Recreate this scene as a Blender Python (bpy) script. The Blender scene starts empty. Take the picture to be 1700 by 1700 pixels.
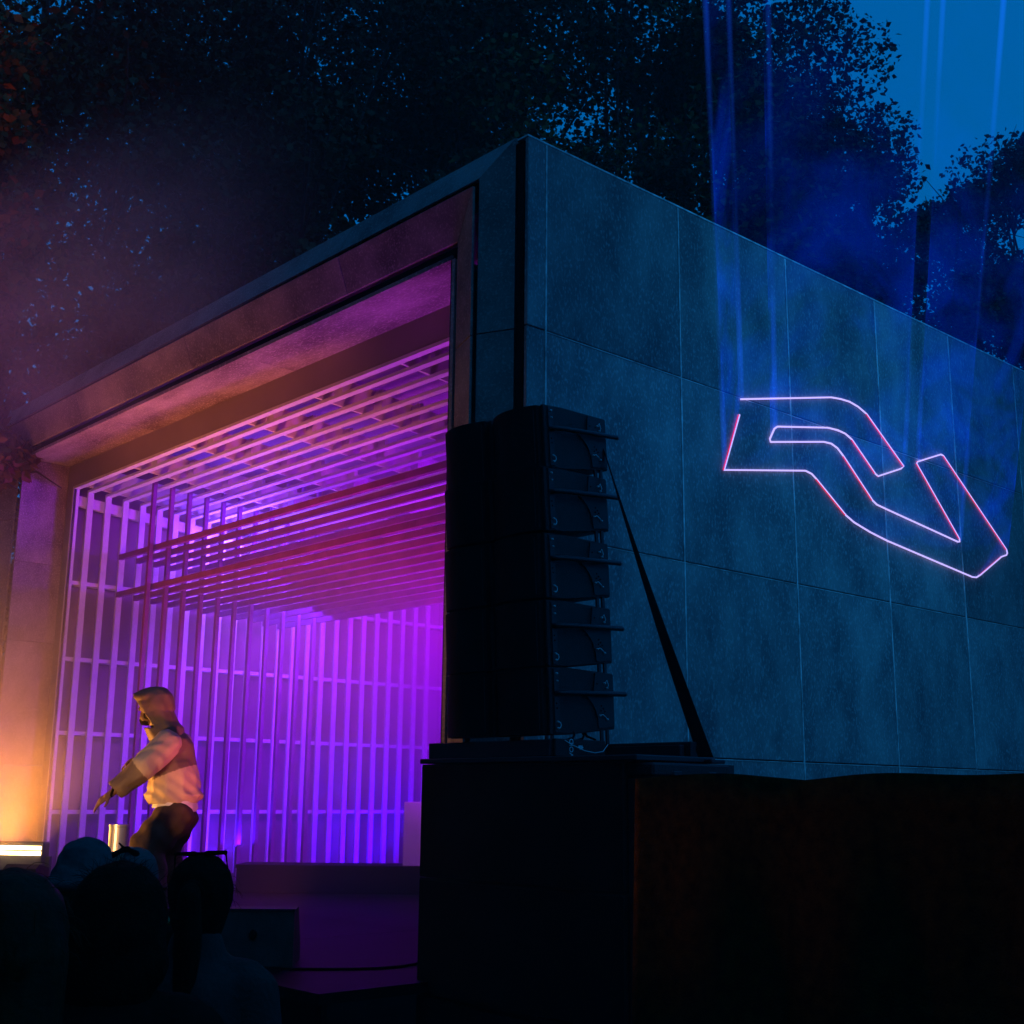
import bpy, bmesh, math, random
import numpy as np
from mathutils import Vector, Matrix, Quaternion
random.seed(7)
RNG = np.random.default_rng(11)
R = math.radians

# ------------------------------------------------------------------ camera, world, exposure
scene = bpy.context.scene
COL = scene.collection
CAM = Vector((5.353, -4.963, 1.85))
cd = bpy.data.cameras.new('camera'); cam = bpy.data.objects.new('camera', cd); COL.objects.link(cam)
rot = Matrix(((0.6737, 0.1542, 0.7228), (0.7389, -0.1538, -0.6559), (0.0100, 0.9760, -0.2176)))
cam.matrix_world = Matrix.Translation(CAM) @ rot.to_4x4()
cd.sensor_width = 36.0; cd.lens = 44.68; cd.clip_start = 0.05; cd.clip_end = 1500
scene.camera = cam

w = bpy.data.worlds.new('World'); scene.world = w; w.use_nodes = True
nt = w.node_tree; nt.nodes.clear()
sky = nt.nodes.new('ShaderNodeTexSky'); sky.sky_type = 'NISHITA'; sky.sun_disc = False
sky.sun_elevation = R(-2.0); sky.sun_rotation = R(100); sky.ozone_density = 4.0
mul = nt.nodes.new('ShaderNodeMix'); mul.data_type = 'RGBA'; mul.blend_type = 'MULTIPLY'
mul.inputs['Factor'].default_value = 1.0
mul.inputs['B'].default_value = (0.10, 0.72, 1.0, 1)
flat = nt.nodes.new('ShaderNodeMix'); flat.data_type = 'RGBA'; flat.inputs['Factor'].default_value = 0.85
flat.inputs['B'].default_value = (0.0, 1.35, 4.6, 1)
bgn = nt.nodes.new('ShaderNodeBackground'); bgn.inputs['Strength'].default_value = 0.10
out = nt.nodes.new('ShaderNodeOutputWorld')
nt.links.new(sky.outputs[0], mul.inputs['A']); nt.links.new(mul.outputs['Result'], flat.inputs['A'])
nt.links.new(flat.outputs['Result'], bgn.inputs['Color']); nt.links.new(bgn.outputs[0], out.inputs[0])

sd = bpy.data.lights.new('dusk_sun', 'SUN'); so = bpy.data.objects.new('dusk_sun', sd); COL.objects.link(so)
sd.energy = 0.16; sd.angle = R(40); sd.color = (0.10, 0.48, 1.0)
so.rotation_euler = Vector((1.0, -0.25, 0.75)).to_track_quat('Z', 'Y').to_euler(); so.location = (20, -5, 20)

scene.view_settings.view_transform = 'Standard'; scene.view_settings.look = 'None'
scene.view_settings.exposure = 0; scene.view_settings.gamma = 1
scene.view_settings.use_curve_mapping = False
cy = scene.cycles
cy.max_bounces = 5; cy.diffuse_bounces = 3; cy.glossy_bounces = 2; cy.transmission_bounces = 2
cy.volume_bounces = 0; cy.transparent_max_bounces = 10
cy.caustics_reflective = False; cy.caustics_refractive = False
cy.sample_clamp_indirect = 3.0; cy.use_light_tree = True

# ------------------------------------------------------------------ materials
def principled(name, col, rough=0.8, spec=0.3, metal=0.0):
    m = bpy.data.materials.new(name); m.use_nodes = True
    b = m.node_tree.nodes['Principled BSDF']
    b.inputs['Base Color'].default_value = (*col, 1); b.inputs['Roughness'].default_value = rough
    b.inputs['Specular IOR Level'].default_value = spec; b.inputs['Metallic'].default_value = metal
    return m
def noisy(name, c1, c2, scale=3.0, rough=0.8, bump=0.0, bscale=40, speck=None, spec=0.3, stretch=(1,1,1), per_object=True, tone=0.0):
    """two-colour blotchy surface with fine relief and optional pale specks"""
    m = principled(name, c1, rough, spec); N = m.node_tree; n = N.nodes; L = N.links
    b = n['Principled BSDF']
    tc = n.new('ShaderNodeTexCoord'); mp = n.new('ShaderNodeMapping'); mp.inputs['Scale'].default_value = stretch
    L.new(tc.outputs['Object'], mp.inputs['Vector'])
    vec = mp.outputs['Vector']
    if per_object:
        oi = n.new('ShaderNodeObjectInfo'); ad = n.new('ShaderNodeVectorMath'); ad.operation = 'MULTIPLY_ADD'
        cmb = n.new('ShaderNodeCombineXYZ')
        for k in range(3): L.new(oi.outputs['Random'], cmb.inputs[k])
        ad.inputs[1].default_value = (31, 17, 23)
        L.new(cmb.outputs[0], ad.inputs[0]); L.new(vec, ad.inputs[2]); vec = ad.outputs[0]
    no = n.new('ShaderNodeTexNoise'); no.inputs['Scale'].default_value = scale; no.inputs['Detail'].default_value = 7
    no.inputs['Roughness'].default_value = 0.62; L.new(vec, no.inputs['Vector'])
    rp = n.new('ShaderNodeValToRGB'); rp.color_ramp.elements[0].position = 0.34; rp.color_ramp.elements[1].position = 0.66
    rp.color_ramp.elements[0].color = (*c1, 1); rp.color_ramp.elements[1].color = (*c2, 1)
    L.new(no.outputs['Fac'], rp.inputs['Fac']); colout = rp.outputs['Color']
    if speck:
        n2 = n.new('ShaderNodeTexNoise'); n2.inputs['Scale'].default_value = 60; n2.inputs['Detail'].default_value = 3
        L.new(vec, n2.inputs['Vector'])
        r2 = n.new('ShaderNodeValToRGB'); r2.color_ramp.elements[0].position = 0.52; r2.color_ramp.elements[1].position = 0.95
        L.new(n2.outputs['Fac'], r2.inputs['Fac'])
        mx = n.new('ShaderNodeMix'); mx.data_type = 'RGBA'; L.new(r2.outputs['Color'], mx.inputs['Factor'])
        L.new(colout, mx.inputs['A']); mx.inputs['B'].default_value = (*speck, 1); colout = mx.outputs['Result']
    if per_object and tone:
        tm = n.new('ShaderNodeMapRange'); tm.inputs['To Min'].default_value = 1-tone; tm.inputs['To Max'].default_value = 1+tone; L.new(oi.outputs['Random'], tm.inputs['Value'])
        hs = n.new('ShaderNodeHueSaturation'); L.new(tm.outputs[0], hs.inputs['Value']); L.new(colout, hs.inputs['Color']); colout = hs.outputs['Color']
    L.new(colout, b.inputs['Base Color'])
    if bump:
        n3 = n.new('ShaderNodeTexNoise'); n3.inputs['Scale'].default_value = bscale; n3.inputs['Detail'].default_value = 4
        L.new(tc.outputs['Object'], n3.inputs['Vector'])
        bp = n.new('ShaderNodeBump'); bp.inputs['Strength'].default_value = bump; bp.inputs['Distance'].default_value = 0.01
        L.new(n3.outputs['Fac'], bp.inputs['Height']); L.new(bp.outputs['Normal'], b.inputs['Normal'])
    return m
def emit(name, col, s):
    m = bpy.data.materials.new(name); m.use_nodes = True; N = m.node_tree; N.nodes.clear()
    e = N.nodes.new('ShaderNodeEmission'); o = N.nodes.new('ShaderNodeOutputMaterial')
    e.inputs[0].default_value = (*col, 1); e.inputs[1].default_value = s; N.links.new(e.outputs[0], o.inputs[0]); return m

M = {}
M['panel'] = noisy('cement_board', (0.105, 0.125, 0.14), (0.27, 0.30, 0.30), 2.6, 0.75, 0.15, 45, (0.60, 0.62, 0.62), stretch=(1, 1, 0.6), tone=0.20)
M['seam'] = noisy('pale_joint_filler', (0.28, 0.30, 0.31), (0.95, 0.97, 0.95), 9, 0.8)
M['frame'] = noisy('weathered_frame_board', (0.08, 0.08, 0.085), (0.25, 0.24, 0.24), 1.9, 0.7, 0.25, 50, (0.5, 0.48, 0.45))
M['black'] = principled('black_recess', (0.004, 0.004, 0.005), 0.9, 0.1)
M['soffit'] = noisy('mottled_soffit_board', (0.11, 0.08, 0.10), (0.42, 0.36, 0.38), 1.3, 0.7, 0.3, 40, (0.8, 0.75, 0.75), stretch=(0.6, 1.6, 1))
M['beam'] = noisy('smooth_painted_beam', (0.30, 0.28, 0.28), (0.34, 0.31, 0.31), 2, 0.7)
M['white'] = noisy('white_painted_timber', (0.70, 0.70, 0.70), (0.80, 0.80, 0.80), 5, 0.55, 0.05, 60)
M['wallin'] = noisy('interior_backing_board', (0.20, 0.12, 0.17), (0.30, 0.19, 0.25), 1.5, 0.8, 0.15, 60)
M['rods'] = noisy('magenta_tinted_batten', (0.17, 0.02, 0.22), (0.27, 0.035, 0.34), 5, 0.6)  # magenta of the stage light put into the batten colour
M['deck'] = noisy('dark_stage_floor', (0.005, 0.004, 0.005), (0.010, 0.009, 0.010), 2, 0.6, 0.1, 50, spec=0.05)
M['cab'] = noisy('black_textured_cabinet_paint', (0.010, 0.008, 0.008), (0.018, 0.015, 0.016), 30, 0.55, 0.5, 180, spec=0.4)
M['metal'] = principled('black_steel', (0.022, 0.022, 0.026), 0.42, 0.5, 0.3)
M['chrome'] = principled('bright_pin_metal', (0.92, 0.93, 0.95), 0.35, 0.8, 0.25)
M['tarp'] = noisy('dark_cloth', (0.012, 0.006, 0.002), (0.09, 0.036, 0.008), 26, 0.95, 0.6, 160, spec=0.05)
M['bark'] = noisy('bark', (0.035, 0.03, 0.025), (0.07, 0.06, 0.05), 8, 0.9, 0.5, 30)
M['ground'] = noisy('dark_grass_ground', (0.02, 0.028, 0.015), (0.045, 0.05, 0.03), 1.5, 0.95, 0.5, 30, per_object=False)
M['strap'] = principled('black_webbing', (0.004, 0.004, 0.004), 0.95, 0.05)
M['letter'] = principled('pale_print', (0.55, 0.8, 0.85), 0.5)
M['skin_dark'] = principled('skin', (0.16, 0.085, 0.055), 0.55, 0.4)
M['skin'] = principled('skin_fair', (0.40, 0.24, 0.18), 0.55, 0.4)
M['jacket'] = noisy('pale_windbreaker', (0.36, 0.28, 0.21), (0.44, 0.35, 0.26), 6, 0.6, 0.5, 9)
M['jacket_dark'] = noisy('brown_windbreaker_panel', (0.12, 0.08, 0.065), (0.16, 0.11, 0.085), 6, 0.6, 0.5, 9)
M['trousers'] = noisy('dark_trousers', (0.055, 0.032, 0.02), (0.085, 0.052, 0.034), 6, 0.85, 0.5, 9)
M['shirt'] = noisy('white_shirt', (0.72, 0.70, 0.68), (0.8, 0.78, 0.76), 6, 0.8, 0.3, 20)
M['beard'] = noisy('dark_hair', (0.007, 0.0035, 0.002), (0.02, 0.010, 0.005), 60, 0.8, 0.5, 120, spec=0.05)
M['hairbrown'] = noisy('brown_hair', (0.02, 0.008, 0.003), (0.05, 0.02, 0.006), 40, 0.6, 0.3, 90, spec=0.1, stretch=(1, 1, 0.2))
M['bluecloth'] = noisy('faded_blue_cloth', (0.04, 0.04, 0.045), (0.09, 0.09, 0.09), 12, 0.9, 0.6, 30)
M['greycloth'] = noisy('slate_grey_cloth', (0.018, 0.018, 0.016), (0.028, 0.027, 0.024), 14, 0.9, 0.6, 60)
M['darkcloth'] = noisy('dark_top', (0.010, 0.006, 0.004), (0.018, 0.011, 0.008), 9, 0.9, 0.5, 40, spec=0.05)
M['tin'] = principled('brushed_tin', (0.7, 0.66, 0.6), 0.38, 0.5, 0.75)
M['wedge'] = noisy('worn_black_cabinet', (0.03, 0.028, 0.025), (0.06, 0.05, 0.045), 12, 0.6, 0.5, 150)

def leafmat(name, c1, c2):
    m = noisy(name, c1, c2, 0.8, 0.65, per_object=False, spec=0.25); return m
M['leaf'] = leafmat('dark_green_leaf', (0.026, 0.020, 0.003), (0.06, 0.042, 0.006))
M['leafw'] = leafmat('olive_brown_leaf', (0.07, 0.045, 0.006), (0.15, 0.085, 0.012))

# ------------------------------------------------------------------ helpers
def tag(o, label=None, cat=None, group=None, kind=None):
    if label: o['label'] = label
    if cat: o['category'] = cat
    if group: o['group'] = group
    if kind: o['kind'] = kind
    return o
def empty(name, loc=(0, 0, 0)):
    o = bpy.data.objects.new(name, None); COL.objects.link(o); o.location = loc; o.empty_display_size = 0.1; return o
def link(name, me, mat, parent=None):
    o = bpy.data.objects.new(name, me); COL.objects.link(o)
    if mat is not None and not me.materials: me.materials.append(mat)
    if parent is not None:
        o.parent = parent
    return o
def mesh_from(name, verts, faces, smooth=False):
    me = bpy.data.meshes.new(name); me.from_pydata([tuple(v) for v in verts], [], faces); me.update()
    if smooth: me.polygons.foreach_set('use_smooth', [True]*len(me.polygons))
    return me
def box_geo(a, b):
    x0, y0, z0 = a; x1, y1, z1 = b
    v = [(x0,y0,z0),(x1,y0,z0),(x1,y1,z0),(x0,y1,z0),(x0,y0,z1),(x1,y0,z1),(x1,y1,z1),(x0,y1,z1)]
    f = [(0,3,2,1),(4,5,6,7),(0,1,5,4),(1,2,6,5),(2,3,7,6),(3,0,4,7)]
    return v, f
def box(name, a, b, mat, parent=None, bevel=0.0):
    lo = [min(a[i], b[i]) for i in range(3)]; hi = [max(a[i], b[i]) for i in range(3)]
    c = [(lo[i]+hi[i])/2 for i in range(3)]
    v, f = box_geo([lo[i]-c[i] for i in range(3)], [hi[i]-c[i] for i in range(3)])
    me = mesh_from(name, v, f)
    if bevel:
        bm = bmesh.new(); bm.from_mesh(me); bmesh.ops.bevel(bm, geom=bm.edges[:], offset=bevel, segments=1, affect='EDGES'); bm.to_mesh(me); bm.free()
    o = link(name, me, mat, parent); o.location = c
    return o
def prism(name, poly, axis, a, b, mat, parent=None):
    """extrude a 2-D polygon along an axis ('x': poly=(y,z), 'y': (x,z), 'z': (x,y))"""
    n = len(poly)
    def P(p, t):
        return {'x': (t, p[0], p[1]), 'y': (p[0], t, p[1]), 'z': (p[0], p[1], t)}[axis]
    v = [P(p, a) for p in poly] + [P(p, b) for p in poly]
    f = [tuple(range(n))[::-1], tuple(range(n, 2*n))] + [(i, (i+1) % n, n+(i+1) % n, n+i) for i in range(n)]
    me = mesh_from(name, v, f); bm = bmesh.new(); bm.from_mesh(me); bmesh.ops.recalc_face_normals(bm, faces=bm.faces[:]); bm.to_mesh(me); bm.free()
    return link(name, me, mat, parent)
def tube_geo(pts, r, seg=8, closed=False):
    pts = [Vector(p) for p in pts]; n = len(pts); rs = r if isinstance(r, (list, tuple)) else [r]*n
    verts, faces = [], []
    up = Vector((0, 0, 1)); prevx = None
    for i, p in enumerate(pts):
        d = (pts[min(i+1, n-1)] - pts[max(i-1, 0)]).normalized()
        if prevx is None:
            x = d.cross(up);
            if x.length < 1e-3: x = d.cross(Vector((1, 0, 0)))
            x.normalize()
        else:
            x = (prevx - d*prevx.dot(d)).normalized()
        prevx = x; y = d.cross(x)
        for k in range(seg):
            t = 2*math.pi*k/seg; verts.append(p + (x*math.cos(t) + y*math.sin(t))*rs[i])
    for i in range(n-1):
        for k in range(seg):
            a = i*seg+k; b = i*seg+(k+1) % seg; faces.append((a, b, b+seg, a+seg))
    faces.append(tuple(range(seg))[::-1]); faces.append(tuple(range((n-1)*seg, n*seg)))
    return verts, faces
def tube(name, pts, r, mat, parent=None, seg=8):
    v, f = tube_geo(pts, r, seg); return link(name, mesh_from(name, v, f, True), mat, parent)
def capsule_geo(p0, r0, p1, r1, flat=None, sub=2):
    """convex hull of two (possibly squashed) balls -> tapered limb"""
    bm = bmesh.new(); p0 = Vector(p0); p1 = Vector(p1)
    for p, r in ((p0, r0), (p1, r1)):
        mtx = Matrix.Translation(p)
        if flat: mtx = mtx @ flat
        bmesh.ops.create_icosphere(bm, subdivisions=sub, radius=r, matrix=mtx)
    res = bmesh.ops.convex_hull(bm, input=bm.verts[:])
    junk = [g for g in res['geom_interior'] if isinstance(g, bmesh.types.BMVert)]
    bmesh.ops.delete(bm, geom=junk, context='VERTS')
    bmesh.ops.recalc_face_normals(bm, faces=bm.faces[:])
    bm.verts.index_update()
    V = [v.co.copy() for v in bm.verts]; F = [tuple(v.index for v in f.verts) for f in bm.faces]; bm.free()
    return V, F
def fuse(name, shapes, mat, parent=None, voxel=0.012, smooth=3):
    """fuse tapered limbs into ONE continuous skin"""
    V, F = [], []
    for s in shapes:
        v, f = capsule_geo(*s); o = len(V); V += v; F += [tuple(i+o for i in g) for g in f]
    me = mesh_from(name+'_raw', V, F); o = bpy.data.objects.new(name, me); COL.objects.link(o)
    rm = o.modifiers.new('r', 'REMESH'); rm.mode = 'VOXEL'; rm.voxel_size = voxel; rm.use_smooth_shade = True
    sm = o.modifiers.new('s', 'SMOOTH'); sm.factor = 0.5; sm.iterations = smooth
    dg = bpy.context.evaluated_depsgraph_get(); dg.update()
    m2 = bpy.data.meshes.new_from_object(o.evaluated_get(dg)); m2.name = name
    bpy.data.objects.remove(o); bpy.data.meshes.remove(me)
    m2.polygons.foreach_set('use_smooth', [True]*len(m2.polygons)); m2.materials.clear()
    return link(name, m2, mat, parent)

# ------------------------------------------------------------------ ground and air
g = link('ground', mesh_from('ground', [(-400,-400,0),(400,-400,0),(400,400,0),(-400,400,0)], [(0,1,2,3)]), M['ground'])
tag(g, kind='structure')

# ------------------------------------------------------------------ the pavilion
ZT = 5.91; ROWS = [0.02, 0.83, 2.10, 3.37, 4.65, 5.91]; COLS = [0.0, 0.16, 1.44, 2.70, 3.94, 5.13, 6.34, 7.6, 8.9]
FL = 0.95                                   # stage floor height
pav = empty('stage_pavilion', (-4.2, 2.5, 0))
tag(pav, 'box-shaped open stage pavilion with cement board side wall and slatted glowing interior', 'stage')
PO = Vector((-4.2, 2.5, 0))
def pin(o):                                  # keep world placement under the pavilion's empty
    o.parent = pav; o.location = o.location - PO; return o
# side wall: every board its own panel
for i in range(len(COLS)-1):
    for j in range(len(ROWS)-1):
        y0, y1 = COLS[i]+0.004, COLS[i+1]-0.004; z0, z1 = ROWS[j]+0.0035, ROWS[j+1]-0.0035
        j_off = random.uniform(-0.002, 0.002)
        pin(box('wall_panel', (-0.03, y0, z0), (0.0+j_off, y1, z1), M['panel'], None, 0.004))
pin(box('wall_core', (-0.12, 0.0, 0), (-0.034, 8.9, ZT-0.02), M['black']))
for i in range(1, len(COLS)-1):
    pin(box('joint_strip', (-0.004, COLS[i]-0.006, 0.03), (0.004, COLS[i]+0.006, ZT-0.01), M['seam']))
for j in range(1, len(ROWS)-1):
    pin(box('ledge_strip', (-0.004, 0.17, ROWS[j]-0.0095), (0.0035, 8.89, ROWS[j]-0.0050), M['seam']))
pin(box('wall_coping', (-0.10, 0.0, ZT), (-0.002, 8.9, ZT+0.012), M['seam']))
# frame profile: (inset from outer edge, y)
XL, XR = -8.50, -0.112
def frame_pieces():
    zt = ZT+0.03
    def ring(i, y):                          # corner points of the frame at inset i, depth y : left foot, left head, right head, right foot
        return [Vector((XL+i, y, FLB)), Vector((XL+i, y, zt-i)), Vector((XR-i, y, zt-i)), Vector((XR-i, y, FLB))]
    FLB = 0.0
    strips = [('outer_frame_panel', (0.0, 0.0), (0.235, -0.105), 'frame'),
              ('frame_groove', (0.235, -0.060), (0.275, -0.070), 'black'),
              ('inner_frame_panel', (0.275, -0.120), (0.54, -0.020), 'frame'),
              ('shadow_gap', (0.52, 0.06), (0.633, 0.004), 'black')]
    for name, a, b, mt in strips:
        ra, rb = ring(*a), ring(*b)
        n = Vector((0, 0.02, 0))
        def seg(p0, p1, q1, q0):
            v = [p0, p1, q1, q0, p0+n, p1+n, q1+n, q0+n]
            f = [(0,1,2,3),(7,6,5,4),(0,4,5,1),(1,5,6,2),(2,6,7,3),(3,7,4,0)]
            me = mesh_from(name, [x-PO for x in v], f)
            bm = bmesh.new(); bm.from_mesh(me); bmesh.ops.recalc_face_normals(bm, faces=bm.faces[:])
            if mt == 'frame': bmesh.ops.bevel(bm, geom=bm.edges[:], offset=0.003, segments=1, affect='EDGES')
            bm.to_mesh(me); bm.free()
            link(name, me, M[mt], pav)
        if mt == 'black':
            for k in range(3): seg(ra[k], ra[k+1], rb[k+1], rb[k])
            continue
        gap = 0.003
        # posts, cut at the rows of the side wall
        for s, (ia, ib) in ((0, (0, 1)), (1, (3, 2))):
            cuts = [0.0] + ROWS[1:5]
            for k in range(5):
                z0 = cuts[k]+gap
                for_top = (k == 4)
                pa0 = Vector((ra[ia].x, a[1], z0)); pb0 = Vector((rb[ia].x, b[1], z0))
                if for_top: pa1, pb1 = ra[ib].copy(), rb[ib].copy()
                else:
                    z1 = cuts[k+1]-gap; pa1 = Vector((ra[ia].x, a[1], z1)); pb1 = Vector((rb[ia].x, b[1], z1))
                seg(pa0, pa1, pb1, pb0)
        # head, cut into 2.5 m boards
        xs = [XL+2.1, XL+4.3, XL+6.6]
        xa = [ra[1].x]+xs+[ra[2].x]; xb = [rb[1].x]+xs+[rb[2].x]
        for k in range(4):
            g0 = gap if k > 0 else 0; g1 = gap if k < 3 else 0
            seg(Vector((xa[k]+g0, a[1], ra[1].z)), Vector((xa[k+1]-g1, a[1], ra[1].z)), Vector((xb[k+1]-g1, b[1], rb[1].z)), Vector((xb[k]+g0, b[1], rb[1].z)))
frame_pieces()
# returns: outer edge strip beside the dark gap, and the soffit / reveals
pin(box('edge_strip', (XR+0.001, 0.0, 0), (XR+0.012, 0.05, ZT+0.02), M['frame']))
ZS = ZT+0.03-0.635; XI = XL+0.635
for k, (x0, x1) in enumerate(((XI, -5.9), (-5.9, -3.4), (-3.4, XR-0.62))):
    pin(box('soffit_panel', (x0+0.003, 0.0, ZS), (x1-0.003, 0.5, ZS+0.03), M['soffit']))
for z0, z1 in ((FL, 2.10), (2.10, 3.37), (3.37, 4.20), (4.20, ZS)):
    pin(box('reveal_panel', (XI-0.03, 0.0, z0+0.002), (XI, 0.5, z1-0.002), M['soffit']))
    pin(box('reveal_panel', (XR-0.62, 0.0, z0+0.002), (XR-0.59, 0.5, z1-0.002), M['soffit']))
XW = -7.69; ZB = 5.06
pin(box('header_beam', (XI+0.001, 0.5, ZB), (XR-0.62, 0.53, ZS+0.03), M['beam']))
pin(box('side_beam', (XI-0.03, 0.5, FL), (XW, 0.53, ZB-0.002), M['beam']))
pin(box('side_beam', (XR-0.80, 0.5, FL), (XR-0.60, 0.53, ZB-0.002), M['beam']))
YB = 5.78
def zc(y): return 5.028 - 0.085*(y-0.55)    # the slatted ceiling falls towards the back
pin(box('roof_deck', (XL+0.02, 0.10, 5.62), (-0.13, 8.8, 5.70), M['wallin']))
pin(box('roof_cover', (XL+0.02, 0.04, 5.80), (-0.13, 8.85, 5.86), M['black']))
for k in range(5):
    y0 = 0.54+k*1.05
    for z0, z1 in ((FL, 2.43), (2.43, 4.01), (4.01, 5.45)):
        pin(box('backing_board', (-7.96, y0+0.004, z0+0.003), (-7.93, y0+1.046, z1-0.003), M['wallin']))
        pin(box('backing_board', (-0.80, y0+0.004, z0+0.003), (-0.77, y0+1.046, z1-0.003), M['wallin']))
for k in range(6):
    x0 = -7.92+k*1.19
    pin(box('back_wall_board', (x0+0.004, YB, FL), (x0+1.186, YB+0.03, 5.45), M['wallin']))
# wall slats, ceiling slats (26 portals)
ys = [0.53] + [0.695+0.205*k for k in range(24)]
slat_me = None
def shared(name, me, mat, loc):
    o = link(name, me, mat, pav); o.location = Vector(loc)-PO; return o
hv, hf = box_geo((-0.015, -0.032, 0), (0.015, 0.032, 1)); 
for y in ys:
    h = zc(y)-FL-0.02
    v = [(p[0], p[1], p[2]*h) for p in hv]
    me = mesh_from('wall_slat', v, hf); me.materials.append(M['white'])
    shared('wall_slat', me, M['white'], (XW-0.015, y, FL+0.02))
    shared('wall_slat', me, M['white'], (-0.905, y, FL+0.02))
cs = mesh_from('ceiling_slat', *box_geo((XW-0.03, -0.031, 0), (-0.89, 0.031, 0.028)))
for y in ys:
    shared('ceiling_slat', cs, M['white'], (0, y, zc(y)))
for z in (4.02, 3.21, 2.44, 1.635):
    pin(box('wall_rail', (XW-0.15, 0.56, z-0.02), (XW-0.034, YB-0.01, z+0.02), M['white']))
prism('top_rail', [(0.56-PO.y, zc(0.56)-0.16), (YB-0.01-PO.y, zc(YB)-0.16), (YB-0.01-PO.y, zc(YB)-0.05), (0.56-PO.y, zc(0.56)-0.05)], 'x', XW-0.12-PO.x, XW-0.06-PO.x, M['white'], pav)
# ceiling joists with small steel hangers
jx = [-7.60, -6.49, -5.35, -4.28, -3.22, -2.05, -1.0]
for x in jx:
    v = [(-0.012,0.545,zc(0.545)+0.030),(0.012,0.545,zc(0.545)+0.030),(0.012,YB-0.01,zc(YB)+0.030),(-0.012,YB-0.01,zc(YB)+0.030)]
    v += [(p[0], p[1], p[2]+0.24) for p in v]
    me = mesh_from('ceiling_joist', v, [(0,3,2,1),(4,5,6,7),(0,1,5,4),(1,2,6,5),(2,3,7,6),(3,0,4,7)])
    shared('ceiling_joist', me, M['white'], (x, 0, 0))
for x in jx[1:]:
    for k in range(12):
        y = 0.80+k*0.41
        o = shared('joist_block', bpy.data.meshes.get('joist_block') or mesh_from('joist_block', *box_geo((0.014, -0.02, 0.07), (0.13, 0.02, 0.26))), M['white'], (x, y, zc(y)))
# nested portals of slim battens
NP = 11
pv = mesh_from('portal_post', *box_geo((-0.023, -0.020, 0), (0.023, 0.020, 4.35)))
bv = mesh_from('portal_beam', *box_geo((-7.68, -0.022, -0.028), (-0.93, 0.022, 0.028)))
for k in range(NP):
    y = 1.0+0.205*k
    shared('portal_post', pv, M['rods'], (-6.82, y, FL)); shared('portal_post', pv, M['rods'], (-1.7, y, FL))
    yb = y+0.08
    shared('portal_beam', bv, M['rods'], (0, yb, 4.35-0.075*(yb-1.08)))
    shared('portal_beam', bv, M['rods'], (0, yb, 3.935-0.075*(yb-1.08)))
# floor
for k in range(5):
    x0 = -9.6+k*1.96
    pin(box('deck_board', (x0+0.002, -1.45, FL-0.05), (x0+1.958, 6.0, FL), M['deck']))
pin(box('deck_skirt', (-9.55, -1.40, 0), (0.15, -1.37, FL-0.052), M['black']))

# ------------------------------------------------------------------ stage lights (only the flood has its fixture)
def area(name, loc, target, size, energy, col, sy=None, spread=None):
    l = bpy.data.lights.new(name, 'AREA'); l.energy = energy; l.color = col; l.size = size
    if sy: l.shape = 'RECTANGLE'; l.size_y = sy
    if spread: l.spread = R(spread)
    o = bpy.data.objects.new(name, l); COL.objects.link(o); o.location = loc
    d = Vector(target)-Vector(loc); o.rotation_euler = d.to_track_quat('-Z', 'Y').to_euler(); return o
def batten_light(loc, length, ang, col, estr, label, mat_len=None):
    t = empty('stage_batten_light', loc); t.rotation_euler = (0, 0, ang); tag(t, label, 'stage light')
    box('housing', (-length/2, -0.05, -0.05), (length/2, 0.05, -0.012), M['metal'], t, 0.006)
    box('lens', (-length/2+0.01, -0.035, -0.010), (length/2-0.01, 0.035, 0.006), emit('glow', col, estr), t)
    return t
# big warm flood at the left front
fl = empty('flood_light', (-5.95, -0.52, 1.0)); fl.rotation_euler = (0, 0, R(35))
tag(fl, 'glaring warm flood light bar low at the far left of the stage front', 'flood light')
box('housing', (-0.36, -0.06, 0.12), (0.36, 0.04, 0.42), M['metal'], fl, 0.01)
box('bracket', (-0.40, -0.02, -0.05), (-0.365, 0.02, 0.30), M['metal'], fl); box('bracket', (0.365, -0.02, -0.05), (0.40, 0.02, 0.30), M['metal'], fl)
for k in range(2):
    box('lamp_tube', (-0.34, -0.085, 0.32+0.045*k-0.01), (0.34, -0.062, 0.35+0.045*k-0.01), emit('hot_lamp', (1.0, 0.62, 0.25), 22), fl)
ORANGE = (1.0, 0.25, 0.01)
area('flood_lamp', (-5.9, -0.55, 1.42), (-5.0, -0.1, 5.5), 0.7, 55, (1.0, 0.28, 0.02), 0.25, 115)
area('amber_side_fill', (-5.2, -1.75, 1.5), (-3.3, -0.5, 2.1), 0.4, 10, (1.0, 0.36, 0.06), 0.25, 46)  # added fill lamp aimed at the performer, apart from the flood
area('flood_lamp_back', (-6.1, -0.6, 1.35), (-7.9, 0.5, 2.2), 0.5, 2.5, ORANGE, 0.2, 130)
# violet / blue and fill lamps in and around the stage, no fixtures
VIO = (0.30, 0.0, 1.0); MAG = (1.0, 0.0, 0.40)
area('blue_lamp_upper', (-7.05, 2.6, 4.30), (-7.69, 2.2, 3.2), 0.8, 120, (0.22, 0.06, 1.0), 1.6)
area('blue_lamp_upper_b', (-6.9, 2.3, 4.45), (-6.7, 2.3, 5.2), 0.5, 90, (0.16, 0.05, 1.0), 1.6)
area('blue_lamp_floor', (-7.3, 4.4, 1.05), (-7.8, 4.4, 1.6), 0.25, 85, (0.03, 0.0, 1.0), 1.8)
area('blue_lamp_floor_b', (-7.3, 2.2, 1.05), (-7.8, 2.2, 2.0), 0.25, 60, (0.08, 0.01, 1.0), 1.4)
area('violet_wash', (-1.6, 4.6, 4.4), (-7.7, 3.0, 3.9), 1.0, 470, VIO, 1.0, 100)
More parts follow.
